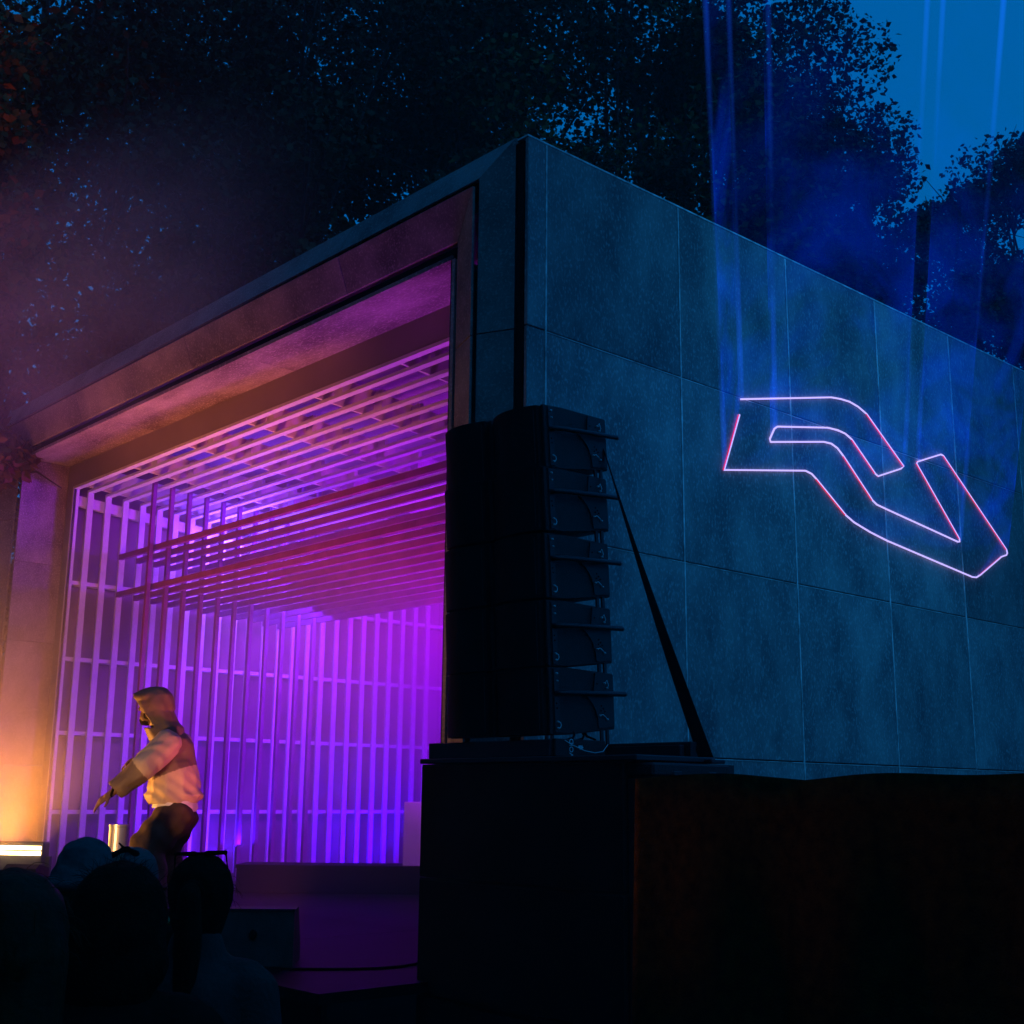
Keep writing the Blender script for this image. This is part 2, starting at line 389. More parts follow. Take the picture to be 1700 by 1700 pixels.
area('violet_top', (-2.4, 3.4, 1.2), (-4.4, 2.8, 4.6), 0.6, 110, (0.38, 0.0, 1.0), 0.6, 90)
area('magenta_wash', (-1.2, 1.0, 3.0), (-6.0, 2.2, 4.2), 0.7, 9, MAG, 0.7, 70)
area('pink_wash', (-1.7, -0.55, 1.0), (-4.9, 1.4, 5.0), 0.4, 30, (1.0, 0.16, 0.22), 0.4, 62)
area('plum_smoke_fill', (-6.4, -2.4, 1.1), (-5.9, -1.5, 8.0), 0.3, 44, (0.75, 0.10, 0.27), 0.3, 62)  # added lamp tinting the smoke, stands in for spill from the stage
area('amber_bloom', (-5.95, -0.80, 1.38), (-6.4, -1.9, 5.0), 1.3, 14, (1.0, 0.34, 0.02), 0.7)
area('amber_spill', (-3.2, -2.4, 1.10), (2.75, -1.62, 1.78), 0.15, 0.26, (1.0, 0.36, 0.04), 0.1, 12)
area('amber_front_fill', (-1.9, -3.0, 1.25), (-3.3, -0.45, 2.0), 0.3, 3.0, (1.0, 0.48, 0.16), 0.3, 40)  # added fill lamp brightening the performer's camera side
area('violet_up', (-1.3, 0.3, 1.6), (-1.8, 0.3, 5.3), 0.4, 9, (0.50, 0.0, 1.0), 0.4, 70)
area('blue_wall_wash', (8.0, 2.0, 7.6), (0, 3.4, 5.0), 1.0, 16, (0.02, 0.33, 0.85), None, 44)

hz = link('haze', mesh_from('haze', *box_geo((-45, -30, -1), (30, 45, 26))), None)
tag(hz, kind='stuff')
hm = bpy.data.materials.new('haze'); hm.use_nodes = True; hn = hm.node_tree; hn.nodes.clear()
pvn = hn.nodes.new('ShaderNodeVolumePrincipled'); pvn.inputs['Density'].default_value = 0.0022
pvn.inputs['Color'].default_value = (0.9, 0.9, 0.9, 1); pvn.inputs['Anisotropy'].default_value = 0.0
ho = hn.nodes.new('ShaderNodeOutputMaterial'); hn.links.new(pvn.outputs[0], ho.inputs['Volume']); hz.data.materials.append(hm)


def smoke(name, loc, rad, dens, col=(0.92, 0.92, 0.92), noise_scale=1.2, seed=0.0):
    bm = bmesh.new(); bmesh.ops.create_icosphere(bm, subdivisions=3, radius=1.0); me = bpy.data.meshes.new(name); bm.to_mesh(me); bm.free()
    o = link(name, me, None); o.location = loc; o.scale = rad
    m = bpy.data.materials.new(name); m.use_nodes = True; n = m.node_tree.nodes; L = m.node_tree.links; n.clear()
    v_ = n.new('ShaderNodeVolumePrincipled'); v_.inputs['Color'].default_value = (*col, 1); v_.inputs['Anisotropy'].default_value = 0.1
    t_ = n.new('ShaderNodeTexCoord'); ln = n.new('ShaderNodeVectorMath'); ln.operation = 'LENGTH'; L.new(t_.outputs['Object'], ln.inputs[0])
    mr = n.new('ShaderNodeMapRange'); mr.inputs['From Min'].default_value = 0.15; mr.inputs['From Max'].default_value = 0.98; mr.inputs['To Min'].default_value = 1; mr.inputs['To Max'].default_value = 0
    mr.interpolation_type = 'SMOOTHSTEP'; L.new(ln.outputs['Value'], mr.inputs['Value'])
    no = n.new('ShaderNodeTexNoise'); no.inputs['Scale'].default_value = noise_scale; no.inputs['Detail'].default_value = 3; no.noise_dimensions = '4D'; no.inputs['W'].default_value = seed
    L.new(t_.outputs['Object'], no.inputs['Vector'])
    m2 = n.new('ShaderNodeMapRange'); m2.inputs['From Min'].default_value = 0.38; m2.inputs['From Max'].default_value = 0.66; L.new(no.outputs['Fac'], m2.inputs['Value'])
    mu = n.new('ShaderNodeMath'); mu.operation = 'MULTIPLY'; L.new(mr.outputs[0], mu.inputs[0]); L.new(m2.outputs[0], mu.inputs[1])
    m3 = n.new('ShaderNodeMath'); m3.operation = 'MULTIPLY'; m3.inputs[1].default_value = dens; L.new(mu.outputs[0], m3.inputs[0])
    L.new(m3.outputs[0], v_.inputs['Density']); ou = n.new('ShaderNodeOutputMaterial'); L.new(v_.outputs[0], ou.inputs['Volume'])
    me.materials.append(m); return tag(o, kind='stuff')
smoke('smoke', (-5.9, -1.15, 2.3), (2.9, 1.7, 3.2), 0.42, noise_scale=1.9)
smoke('smoke', (-5.0, -1.0, 5.8), (4.4, 1.4, 1.5), 0.36, noise_scale=1.5, seed=3)
smoke('smoke', (-5.2, 4.4, 2.9), (2.6, 1.25, 2.0), 0.55, noise_scale=1.3, seed=5)
sm_in = link('stage_haze', mesh_from('stage_haze', *box_geo((-7.92, 0.56, FL+0.01), (-0.82, YB-0.02, 4.98))), None); tag(sm_in, kind='stuff')
hm2 = hm.copy(); hm2.name = 'stage_haze'; hm2.node_tree.nodes['Principled Volume'].inputs['Density'].default_value = 0.095; sm_in.data.materials.append(hm2)

# ------------------------------------------------------------------ laser drawing on the side wall and its beam in the haze
LG = [(2.08,4.63),(3.23,4.9),(3.36,4.915),(3.48,4.92),(3.60,4.905),(3.72,4.87),(4.24,4.53),(4.19,4.50),(3.84,4.375),(3.80,4.39),(3.49,4.61),(3.40,4.64),(3.30,4.648),(3.16,4.64),(2.51,4.515),(2.47,4.49),
      (2.41,4.40),(2.42,4.38),(3.10,4.515),(3.20,4.52),(3.28,4.5),(3.36,4.45),(3.74,4.16),(3.80,4.135),(3.94,4.12),(5.05,4.01),(5.08,4.015),(5.08,4.04),(4.45,4.59),(4.46,4.61),(4.86,4.75),(4.90,4.745),
      (5.92,4.06),(5.93,4.03),(5.91,4.01),(5.81,3.98),(5.40,3.765),(5.33,3.735),(5.26,3.73),(3.92,3.86),(3.68,3.895),(3.46,3.94),(3.35,3.98),(2.98,4.20),(2.92,4.23),(2.84,4.24),(1.87,4.07),(2.06,4.51)]
draw = empty('laser_drawing', (0.01, 3.9, 4.3)); tag(draw, 'glowing violet white laser outline of an angular arrow-like logo on the side wall', 'laser projection')
DO = Vector((0.01, 3.9, 4.3))
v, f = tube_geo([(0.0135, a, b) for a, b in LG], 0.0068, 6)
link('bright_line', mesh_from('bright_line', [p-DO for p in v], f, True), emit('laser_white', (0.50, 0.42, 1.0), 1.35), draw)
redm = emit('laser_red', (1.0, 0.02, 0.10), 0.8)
i = 0
while i < len(LG)-1:
    a, b = LG[i], LG[i+1]
    d = math.hypot(b[0]-a[0], b[1]-a[1]); sl = abs(b[1]-a[1])/max(d, 1e-6)
    if d > 0.12 and sl > 0.30:
        off = 0.010
        v, f = tube_geo([(0.0125, a[0]-off, a[1]-0.002), (0.0125, b[0]-off, b[1]-0.002)], 0.0045, 6)
        link('red_fringe', mesh_from('red_fringe', [p-DO for p in v], f, True), redm, draw)
    i += 1
PRJ = Vector((7.755, -8.147, 5.639))
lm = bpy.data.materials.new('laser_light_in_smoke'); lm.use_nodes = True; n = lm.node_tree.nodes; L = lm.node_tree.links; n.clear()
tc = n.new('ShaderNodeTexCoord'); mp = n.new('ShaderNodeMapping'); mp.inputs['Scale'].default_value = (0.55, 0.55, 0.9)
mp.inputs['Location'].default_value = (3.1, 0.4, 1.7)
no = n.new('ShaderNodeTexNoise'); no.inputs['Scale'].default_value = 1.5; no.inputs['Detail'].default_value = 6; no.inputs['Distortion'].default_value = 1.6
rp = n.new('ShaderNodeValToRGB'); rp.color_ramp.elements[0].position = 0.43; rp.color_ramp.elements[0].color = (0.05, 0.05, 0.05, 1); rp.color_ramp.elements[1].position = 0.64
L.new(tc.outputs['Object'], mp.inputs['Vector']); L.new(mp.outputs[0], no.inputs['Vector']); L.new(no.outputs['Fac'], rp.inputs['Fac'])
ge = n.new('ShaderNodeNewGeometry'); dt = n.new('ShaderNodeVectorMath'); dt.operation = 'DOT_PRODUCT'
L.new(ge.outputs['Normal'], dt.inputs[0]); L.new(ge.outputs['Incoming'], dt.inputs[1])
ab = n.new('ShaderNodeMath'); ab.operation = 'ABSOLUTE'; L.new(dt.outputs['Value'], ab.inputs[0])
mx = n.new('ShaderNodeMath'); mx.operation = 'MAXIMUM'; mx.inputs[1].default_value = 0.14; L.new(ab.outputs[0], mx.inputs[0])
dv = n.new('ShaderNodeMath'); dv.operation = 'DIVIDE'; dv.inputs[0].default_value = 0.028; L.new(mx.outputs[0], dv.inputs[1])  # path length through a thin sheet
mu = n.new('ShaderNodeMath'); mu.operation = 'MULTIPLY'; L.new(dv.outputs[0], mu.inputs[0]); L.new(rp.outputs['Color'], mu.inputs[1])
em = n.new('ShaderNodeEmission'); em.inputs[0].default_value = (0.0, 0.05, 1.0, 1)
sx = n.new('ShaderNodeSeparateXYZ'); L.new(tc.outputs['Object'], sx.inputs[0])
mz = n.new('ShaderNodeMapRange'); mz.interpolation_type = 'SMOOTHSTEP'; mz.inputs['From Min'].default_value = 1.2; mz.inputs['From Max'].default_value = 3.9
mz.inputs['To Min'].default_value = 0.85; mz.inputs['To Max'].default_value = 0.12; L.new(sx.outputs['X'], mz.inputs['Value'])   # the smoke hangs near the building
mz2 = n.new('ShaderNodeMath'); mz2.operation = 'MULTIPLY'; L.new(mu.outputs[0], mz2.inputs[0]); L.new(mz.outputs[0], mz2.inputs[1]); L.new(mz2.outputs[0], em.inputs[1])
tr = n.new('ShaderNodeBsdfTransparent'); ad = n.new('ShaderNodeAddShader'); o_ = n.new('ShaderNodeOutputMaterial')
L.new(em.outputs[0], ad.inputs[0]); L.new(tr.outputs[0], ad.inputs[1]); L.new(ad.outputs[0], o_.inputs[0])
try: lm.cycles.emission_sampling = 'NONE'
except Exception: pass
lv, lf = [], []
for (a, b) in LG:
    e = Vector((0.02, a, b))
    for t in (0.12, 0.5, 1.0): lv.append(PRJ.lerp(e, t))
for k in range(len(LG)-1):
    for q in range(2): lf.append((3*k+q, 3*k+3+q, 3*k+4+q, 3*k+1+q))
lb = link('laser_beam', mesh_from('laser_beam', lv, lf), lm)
tag(lb, 'faint blue laser light fanning down through the smoke onto the side wall', 'laser beam', kind='stuff')

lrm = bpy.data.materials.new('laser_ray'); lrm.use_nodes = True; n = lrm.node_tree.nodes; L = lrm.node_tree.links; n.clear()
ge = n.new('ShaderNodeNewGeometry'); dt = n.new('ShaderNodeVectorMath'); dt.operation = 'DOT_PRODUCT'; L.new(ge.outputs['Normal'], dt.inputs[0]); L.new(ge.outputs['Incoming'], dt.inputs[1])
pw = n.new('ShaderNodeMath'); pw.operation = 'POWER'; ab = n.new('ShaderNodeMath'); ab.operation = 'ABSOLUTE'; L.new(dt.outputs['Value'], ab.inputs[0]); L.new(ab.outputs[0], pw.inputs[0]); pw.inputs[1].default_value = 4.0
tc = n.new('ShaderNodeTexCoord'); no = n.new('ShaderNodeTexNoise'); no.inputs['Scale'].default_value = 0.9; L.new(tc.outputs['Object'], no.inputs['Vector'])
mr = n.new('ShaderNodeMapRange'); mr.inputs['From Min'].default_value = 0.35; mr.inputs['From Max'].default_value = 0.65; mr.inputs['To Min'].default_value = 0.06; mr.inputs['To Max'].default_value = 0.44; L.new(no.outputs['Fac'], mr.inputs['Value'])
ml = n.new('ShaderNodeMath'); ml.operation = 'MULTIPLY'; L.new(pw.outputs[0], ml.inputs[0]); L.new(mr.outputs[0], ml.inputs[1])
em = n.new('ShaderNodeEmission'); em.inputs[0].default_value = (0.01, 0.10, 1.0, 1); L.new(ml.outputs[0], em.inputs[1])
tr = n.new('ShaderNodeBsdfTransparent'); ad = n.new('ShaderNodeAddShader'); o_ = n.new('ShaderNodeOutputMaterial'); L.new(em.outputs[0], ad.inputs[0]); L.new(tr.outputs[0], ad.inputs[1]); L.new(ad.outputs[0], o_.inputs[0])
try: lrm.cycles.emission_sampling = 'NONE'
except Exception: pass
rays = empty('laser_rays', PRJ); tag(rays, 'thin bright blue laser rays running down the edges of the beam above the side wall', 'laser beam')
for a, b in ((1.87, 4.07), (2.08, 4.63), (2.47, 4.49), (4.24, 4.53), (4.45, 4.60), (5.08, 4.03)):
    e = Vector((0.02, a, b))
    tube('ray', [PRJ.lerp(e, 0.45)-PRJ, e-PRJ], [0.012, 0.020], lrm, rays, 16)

# ------------------------------------------------------------------ loudspeakers
def make_cabinet_meshes():
    W, D = 0.375, 0.425
    # side profile (y from front, z), hinge at the front top corner, height .322 at the front tapering to the rear
    prof = [(0.0, -0.004), (0.11, -0.004), (D, -0.026), (D, -0.298), (0.11, -0.322), (0.0, -0.322)]
    return W, D, prof
W_, D_, prof_ = make_cabinet_meshes()
grm = noisy('perforated_black_grille', (0.006, 0.005, 0.005), (0.014, 0.012, 0.012), 2, 0.75, spec=0.15)
bnode = grm.node_tree; vt = bnode.nodes.new('ShaderNodeTexVoronoi'); vt.inputs['Scale'].default_value = 220
bp = bnode.nodes.new('ShaderNodeBump'); bp.inputs['Strength'].default_value = 0.8; bp.inputs['Distance'].default_value = 0.003
tcn = [x for x in bnode.nodes if x.type == 'TEX_COORD'][0]
bnode.links.new(tcn.outputs['Object'], vt.inputs['Vector']); bnode.links.new(vt.outputs['Distance'], bp.inputs['Height'])
bnode.links.new(bp.outputs['Normal'], bnode.nodes['Principled BSDF'].inputs['Normal'])
def cabinet():
    c = prism('cabinet', prof_, 'x', -W_, 0.0, M['cab'])
    bm = bmesh.new(); bm.from_mesh(c.data); bmesh.ops.bevel(bm, geom=bm.edges[:], offset=0.005, segments=1, affect='EDGES'); bm.to_mesh(c.data); bm.free()
    # bulging grille
    n = 14; v = []; f = []
    for k in range(n+1):
        t = k/n; x = -W_+0.006+(W_-0.030)*t
        y = -0.012-0.075*math.sin(math.pi*min(1, t*0.86+0.02))**0.8
        for z in (-0.008, -0.318): v.append((x, y, z))
    for k in range(n): f.append((2*k, 2*k+1, 2*k+3, 2*k+2))
    m = len(v); v += [(p[0], 0.0, p[2]) for p in v[:]]
    for k in range(n):
        f.append((2*k, 2*k+2, m+2*k+2, m+2*k)); f.append((2*k+1, m+2*k+1, m+2*k+3, 2*k+3))
    f.append((0, m, m+1, 1)); f.append((2*n, 2*n+1, m+2*n+1, m+2*n))
    me = mesh_from('grille', v, f); link('grille', me, grm, c)
    fr = [(-0.018, -0.004), (-0.003, -0.014)]
    box('bezel', (-0.022, -0.020, -0.320), (0.0, 0.002, -0.004), M['cab'], c, 0.003)
    # raised line of the grille frame on the camera side
    link('grille_frame', mesh_from('grille_frame', *box_geo((-0.040, -0.055, -0.300), (-0.036, -0.030, -0.026))), M['metal'], c)
    # side hardware
    box('rigging_plate', (0.001, 0.006, -0.312), (0.007, 0.040, -0.012), M['metal'], c, 0.002)
    up = [(0.290, -0.026), (0.415, -0.034), (0.415, -0.120), (0.275, -0.120)]
    arc = [(0.415, -0.136), (0.415, -0.285), (0.305, -0.292), (0.300, -0.245), (0.285, -0.205), (0.268, -0.178), (0.245, -0.155), (0.215, -0.135), (0.208, -0.130)]
    prism('rigging_plate', up, 'x', 0.001, 0.007, M['metal'], c); prism('rigging_plate', arc, 'x', 0.001, 0.007, M['metal'], c)
    tube('handle_bar', [(0.004, 0.016, -0.128), (0.026, 0.030, -0.128), (0.040, 0.060, -0.128), (0.044, 0.20, -0.128), (0.044, 0.455, -0.128), (0.036, 0.468, -0.128)], 0.013, M['metal'], c, 8)
    for y in (0.335, 0.375): box('link_bar', (-0.012, y-0.009, -0.40), (-0.002, y+0.009, -0.24), M['metal'], c)
    for (y, z, r) in ((0.022,-0.035,.0045),(0.024,-0.070,.0035),(0.022,-0.262,.004),(0.024,-0.292,.0045),(0.350,-0.075,.0045),(0.366,-0.098,.004),(0.31,-0.232,.004),(0.36,-0.25,.0045)):
        vv, ff = capsule_geo((0.006, y, z), r*1.35, (0.015, y, z), r*1.1, None, 1)
        link('locking_pin', mesh_from('locking_pin', vv, ff), M['chrome'], c)
    for (y, z) in ((0.020,-0.175),(0.022,-0.198),(0.30,-0.078),(0.325,-0.185),(0.338,-0.198),(0.348,-0.212),(0.322,-0.208),(0.335,-0.222)):
        vv, ff = capsule_geo((0.006, y, z), 0.0045, (0.0085, y, z), 0.004, None, 1)
        link('bolt', mesh_from('bolt', vv, ff), M['black'], c)
    tube('wire_loop', [(0.012,0.022,-0.262),(0.016,0.034,-0.266),(0.016,0.038,-0.278),(0.014,0.034,-0.290),(0.012,0.024,-0.292)], 0.0019, M['chrome'], c, 5)
    tube('wire_loop', [(0.012,0.31,-0.232),(0.016,0.325,-0.226),(0.016,0.345,-0.240),(0.012,0.36,-0.25)], 0.0019, M['chrome'], c, 5)
    tube('wire_loop', [(0.012,0.350,-0.075),(0.016,0.362,-0.060),(0.016,0.372,-0.085),(0.012,0.366,-0.098)], 0.0019, M['chrome'], c, 5)
    for (y, z) in ((0.020,-0.175),(0.022,-0.198),(0.30,-0.078),(0.325,-0.185),(0.338,-0.198),(0.348,-0.212),(0.322,-0.208),(0.335,-0.222)):
        pass
    return c
FRONT = [(-0.795, 3.745, 4.5), (-0.790, 3.428, 4.5), (-0.780, 3.098, 3.5), (-0.766, 2.772, 3.0), (-0.748, 2.452, 2.5)]
cab0 = cabinet()
def copy_tree(o, parent=None):
    c = o.copy(); COL.objects.link(c)
    if parent is not None: c.parent = parent
    for ch in list(o.children): copy_tree(ch, c)
    return c
first = True
for xr, lab in ((1.0, 'front right column of stacked black line array cabinets with steel side hardware and handle bars'),
                (0.612, 'rear left column of stacked black line array cabinets beside the glowing stage opening')):
    root = empty('line_array', (xr, -0.6, 2.12)); tag(root, lab, 'speaker', 'line array columns at the stage corner')
    for k, (y, z, a) in enumerate(FRONT):
        c = cab0 if first else copy_tree(cab0)
        first = False
        c.parent = root; c.location = Vector((0, y+0.6, z-2.12)); c.rotation_euler = (R(a), 0, 0)
base = empty('array_base', (0.85, -0.5, 2.0)); tag(base, 'flat black steel base plate under the line array columns', 'speaker base')
def kid(root, name, a, b, mat, bev=0.004):
    o = box(name, a, b, mat, None, bev); o.parent = root; o.location = o.location-root.location; return o
kid(base, 'plate', (0.10, -0.82, 2.003), (1.60, -0.28, 2.028), M['metal'])
kid(base, 'beam', (0.12, -0.78, 2.030), (1.02, -0.70, 2.108), M['metal']); kid(base, 'beam', (0.12, -0.36, 2.030), (1.52, -0.30, 2.100), M['metal'])
kid(base, 'beam', (1.06, -0.40, 2.030), (1.49, -0.366, 2.085), M['metal'])
kid(base, 'label_box', (0.96, -0.76, 2.030), (1.04, -0.42, 2.112), M['cab'])
def letters(txt, size, mat, mw, parent, name='lettering'):
    cu = bpy.data.curves.new(name, 'FONT'); cu.body = txt; cu.size = size; cu.extrude = 0.0008; cu.align_x = 'CENTER'; cu.align_y = 'CENTER'
    o = bpy.data.objects.new(name, cu); COL.objects.link(o); dg = bpy.context.evaluated_depsgraph_get()
    me = bpy.data.meshes.new_from_object(o.evaluated_get(dg)); bpy.data.objects.remove(o)
    me.materials.clear(); x = link(name, me, mat, parent); x.matrix_world = mw; return x
# text runs upwards on the +X face
mw = Matrix.Translation((1.0415-0.85, -0.655+0.5, 2.071-2.0)) @ Matrix(((0,0,1,0),(0,-1,0,0),(1,0,0,0),(0,0,0,1))).to_4x4()
mw = Matrix.Translation((0.1915, -0.155, 0.071)) @ Matrix(((0,0,1),(0,1,0),(1,0,0))).to_4x4()
Rm = Matrix(((0,0,1),(0,1,0),(1,0,0)))
Rm = Matrix((( 0, 0, 1), (-1, 0, 0), (0, -1, 0)))
# columns: text x -> world +Z, text y -> world -Y, normal -> +X
Rm = Matrix(((0, 0, 1), (0, -1, 0), (1, 0, 0)))
lt = letters('VOID', 0.036, M['letter'], Matrix.Identity(4), base)
lt.location = (0.1915, -0.155, 0.071); lt.rotation_mode = 'QUATERNION'; lt.rotation_quaternion = Rm.to_quaternion()
v, f = [], []
for (dy, dz, w2, h2) in ((0, 0.006, 0.013, 0.003), (0, 0, 0.018, 0.003), (0.003, -0.006, 0.010, 0.003), (0, 0, 0.003, 0.010)):
    vv, ff = box_geo((0.1905, -0.095+dy-w2, 0.075+dz-h2), (0.1920, -0.095+dy+w2, 0.075+dz+h2)); o = len(v); v += vv; f += [tuple(i+o for i in g) for g in ff]
link('emblem', mesh_from('emblem', v, f), M['letter'], base)
tube('cable', [(0.192, -0.20, 0.105), (0.200, -0.16, 0.085), (0.205, -0.08, 0.060), (0.205, -0.01, 0.052), (0.200, 0.05, 0.060), (0.195, 0.09, 0.095)], 0.0018, M['chrome'], base, 6)
for q, (x, y, y2) in enumerate(((0.985, -0.60, -0.68), (0.97, -0.52, -0.60), (0.93, -0.46, -0.40))):
    tube('signal_cable', [(x-0.85, y+0.5, 0.17), (x-0.83, y+0.5, 0.135), (x-0.80, (y+y2)/2+0.5, 0.118), (x-0.84, y2+0.5, 0.100)], 0.006, M['strap'], base, 6)
# subwoofers
subs = []
for k in range(3):
    z1 = 2.0-0.56*k; z0 = z1-0.555
    t = empty('subwoofer', (0.8, -0.45, z0))
    tag(t, ['large black subwoofer, topmost of the stack carrying the line arrays', 'large black subwoofer, middle of the stack under the line arrays', 'large black subwoofer, lowest of the stack beside the stage'][k], 'speaker', 'subwoofers stacked at the stage corner')
    prism('body', [(0.10-0.8, -0.80+0.45), (1.50-0.8, -0.80+0.45), (1.50-0.8, -0.02+0.45), (0.10-0.8, -0.02+0.45)], 'z', 0.0, 0.555, M['cab'], t)
    n = 10; v = []; f = []
    for q in range(n+1):
        s_ = q/n; x = 0.10-0.8+1.4*s_; y = -0.80+0.45-0.002-0.045*math.sin(math.pi*s_)
        v += [(x, y, 0.01), (x, y, 0.545)]
    for q in range(n): f.append((2*q, 2*q+2, 2*q+3, 2*q+1))
    link('grille', mesh_from('grille', v, f, True), grm, t)
    for yy in (-0.62, -0.18):
        tube('handle', [(0.702, yy+0.45-0.05, 0.42), (0.72, yy+0.45-0.03, 0.42), (0.72, yy+0.45+0.03, 0.42), (0.702, yy+0.45+0.05, 0.42)], 0.009, M['metal'], t)
    box('corner_block', (0.70, -0.35, 0.49), (0.706, -0.27, 0.55), M['metal'], t); box('corner_block', (0.70, 0.34, 0.49), (0.706, 0.42, 0.55), M['metal'], t)
dl = empty('speaker_plinth', (0.8, -0.4, 0)); tag(dl, 'low black plinth under the subwoofer stack at the stage corner', 'plinth')
box('top', (-0.72, -0.42, 0.25), (0.72, 0.42, 0.32), M['metal'], dl); box('skirt', (-0.70, -0.40, 0), (0.70, 0.40, 0.25), M['black'], dl)
# ratchet strap
sp0, sp1 = Vector((1.0, -0.385, 3.60)), Vector((1.57, -0.30, 2.00))
v, f = [], []
toC = (CAM-sp0).normalized(); dd = (sp1-sp0).normalized(); side = dd.cross(toC).normalized(); nn = side.cross(dd)
for k in range(25):
    t = k/24; a = R(84-84*min(1, t*1.25)); wv = (side*math.cos(a)+nn*math.sin(a)); hw = 0.034*(0.22+0.78*t)
    p = sp0.lerp(sp1, t)+Vector((0, 0, -0.03*math.sin(math.pi*t))); th = wv.cross(dd)*0.0012
    v += [p-wv*hw-th, p+wv*hw-th, p+wv*hw+th, p-wv*hw+th]
for k in range(24):
    for q in range(4): f.append((4*k+q, 4*k+(q+1) % 4, 4*k+4+(q+1) % 4, 4*k+4+q))
tag(link('ratchet_strap', mesh_from('ratchet_strap', v, f), M['strap']), 'twisted black webbing strap stretched from the top of the array down to the right', 'strap')
kid(base, 'strap_foot', (1.50, -0.36, 2.0), (1.64, -0.26, 2.018), M['metal'])
# road case row right of the subs carrying the strap foot
rc = empty('black_case', (1.58, -0.5, 0)); tag(rc, 'long low black case right of the subwoofers, mostly behind the dark cloth', 'equipment case')
kid(rc, 'body', (1.505, -0.78, 0.0), (1.66, -0.26, 1.93), M['cab'], 0.01); kid(rc, 'lid', (1.504, -0.785, 1.935), (1.664, -0.255, 1.995), M['cab'], 0.01)
kid(rc, 'latch', (1.665, -0.66, 1.88), (1.673, -0.60, 1.96), M['metal']); kid(rc, 'latch', (1.665, -0.42, 1.88), (1.673, -0.36, 1.96), M['metal'])

# dark cloth over a barrier at the right front
def ztop(x): return 1.915+0.012*math.sin(x*5.1+0.5)+0.022*math.exp(-((x-3.3)/0.22)**2)-0.014*math.exp(-((x-2.95)/0.14)**2)
v, f = [], []; nx, nz = 150, 22
for i in range(nx+1):
    x = 2.30+4.2*i/nx
    fold = 0.012*math.sin(x*8.3+1.3*math.sin(x*2.1))+0.008*math.sin(x*19+2*math.sin(x*3.3))
    zt = ztop(x)
    v.append((x, -1.05, zt-0.02))
    for k in range(nz+1):
        t = k/nz; v.append((x+0.02*math.sin(x*9)*t, -1.60-fold*min(1, t*3)-0.10*t, zt*(1-t) if k else zt))
    
st = nz+2
for i in range(nx):
    for k in range(st-1): f.append((i*st+k, i*st+k+1, (i+1)*st+k+1, (i+1)*st+k))
cl = link('draped_cloth', mesh_from('draped_cloth', v, f, True), M['tarp'])
md = cl.modifiers.new('s', 'SOLIDIFY'); md.thickness = 0.006
tag(cl, 'dark rumpled cloth draped over a barrier below the side wall with faint amber light', 'cloth')
br = empty('crowd_barrier', (4.3, -1.35, 0)); tag(br, 'black steel barrier hidden under the dark cloth at right', 'barrier')
for x in (-1.9, -0.6, 0.7, 2.0): box('post', (x-0.02, -0.02, 0), (x+0.02, 0.02, 1.86), M['metal'], br)
box('rail', (-1.95, -0.02, 1.84), (2.1, 0.02, 1.88), M['metal'], br)

# ------------------------------------------------------------------ things on the stage
we = empty('stage_monitor', (-0.93, -1.10, FL)); we.rotation_euler = (0, 0, R(50)); we.scale = (0.74, 0.9, 0.95); tag(we, 'worn black wedge monitor near the front edge of the stage floor', 'monitor speaker')
wb = prism('cabinet', [(-0.16, 0.0), (0.20, 0.0), (0.20, 0.10), (0.03, 0.31), (-0.16, 0.30)], 'x', -0.29, 0.29, M['wedge'], we)
box('edge_trim', (-0.295, -0.165, 0.295), (0.295, -0.155, 0.31), M['metal'], we)
v, f = capsule_geo((0, -0.163, 0.17), 0.028, (0, -0.158, 0.17), 0.028); link('cable_socket', mesh_from('cable_socket', v, f), M['black'], we)
rs = empty('stage_riser', (-5.1, 2.0, FL)); rs.rotation_euler = (0, 0, R(47)); tag(rs, 'long low dark riser box across the back of the stage floor', 'riser')
box('top', (-0.65, -0.25, 0.22), (2.6, 0.25, 0.25), M['deck'], rs); box('front', (-0.64, -0.24, 0.0), (2.59, -0.20, 0.22), M['deck'], rs); box('side', (2.55, -0.20, 0), (2.59, 0.24, 0.22), M['deck'], rs)
pl = empty('white_plinth', (-4.45, 2.74, FL)); pl.rotation_euler = (0, 0, R(47)); tag(pl, 'tall narrow white plinth glowing pink beside the black speaker stack', 'plinth')
box('column', (-0.10, -0.15, 0), (0.32, 0.15, 0.83), M['white'], pl, 0.004); box('base', (-0.12, -0.17, 0), (0.34, 0.17, 0.02), M['white'], pl)
for k, (x, y) in enumerate(((-6.35, 3.95), (-5.9, 4.35), (-5.5, 4.7))):
    t = empty('floor_light', (x, y, FL)); t.rotation_euler = (0, 0, R(30+20*k))
    tag(t, ['small black floor light at the foot of the slatted wall, nearest the riser', 'small black floor light at the foot of the slatted wall, middle of three', 'small black floor light at the foot of the slatted wall, nearest the white plinth'][k], 'stage light', 'floor lights below the slats')
    box('housing', (-0.10, -0.07, 0.05), (0.10, 0.07, 0.15), M['metal'], t, 0.01); box('yoke', (-0.12, -0.02, 0), (-0.105, 0.02, 0.12), M['metal'], t); box('yoke', (0.105, -0.02, 0), (0.12, 0.02, 0.12), M['metal'], t)
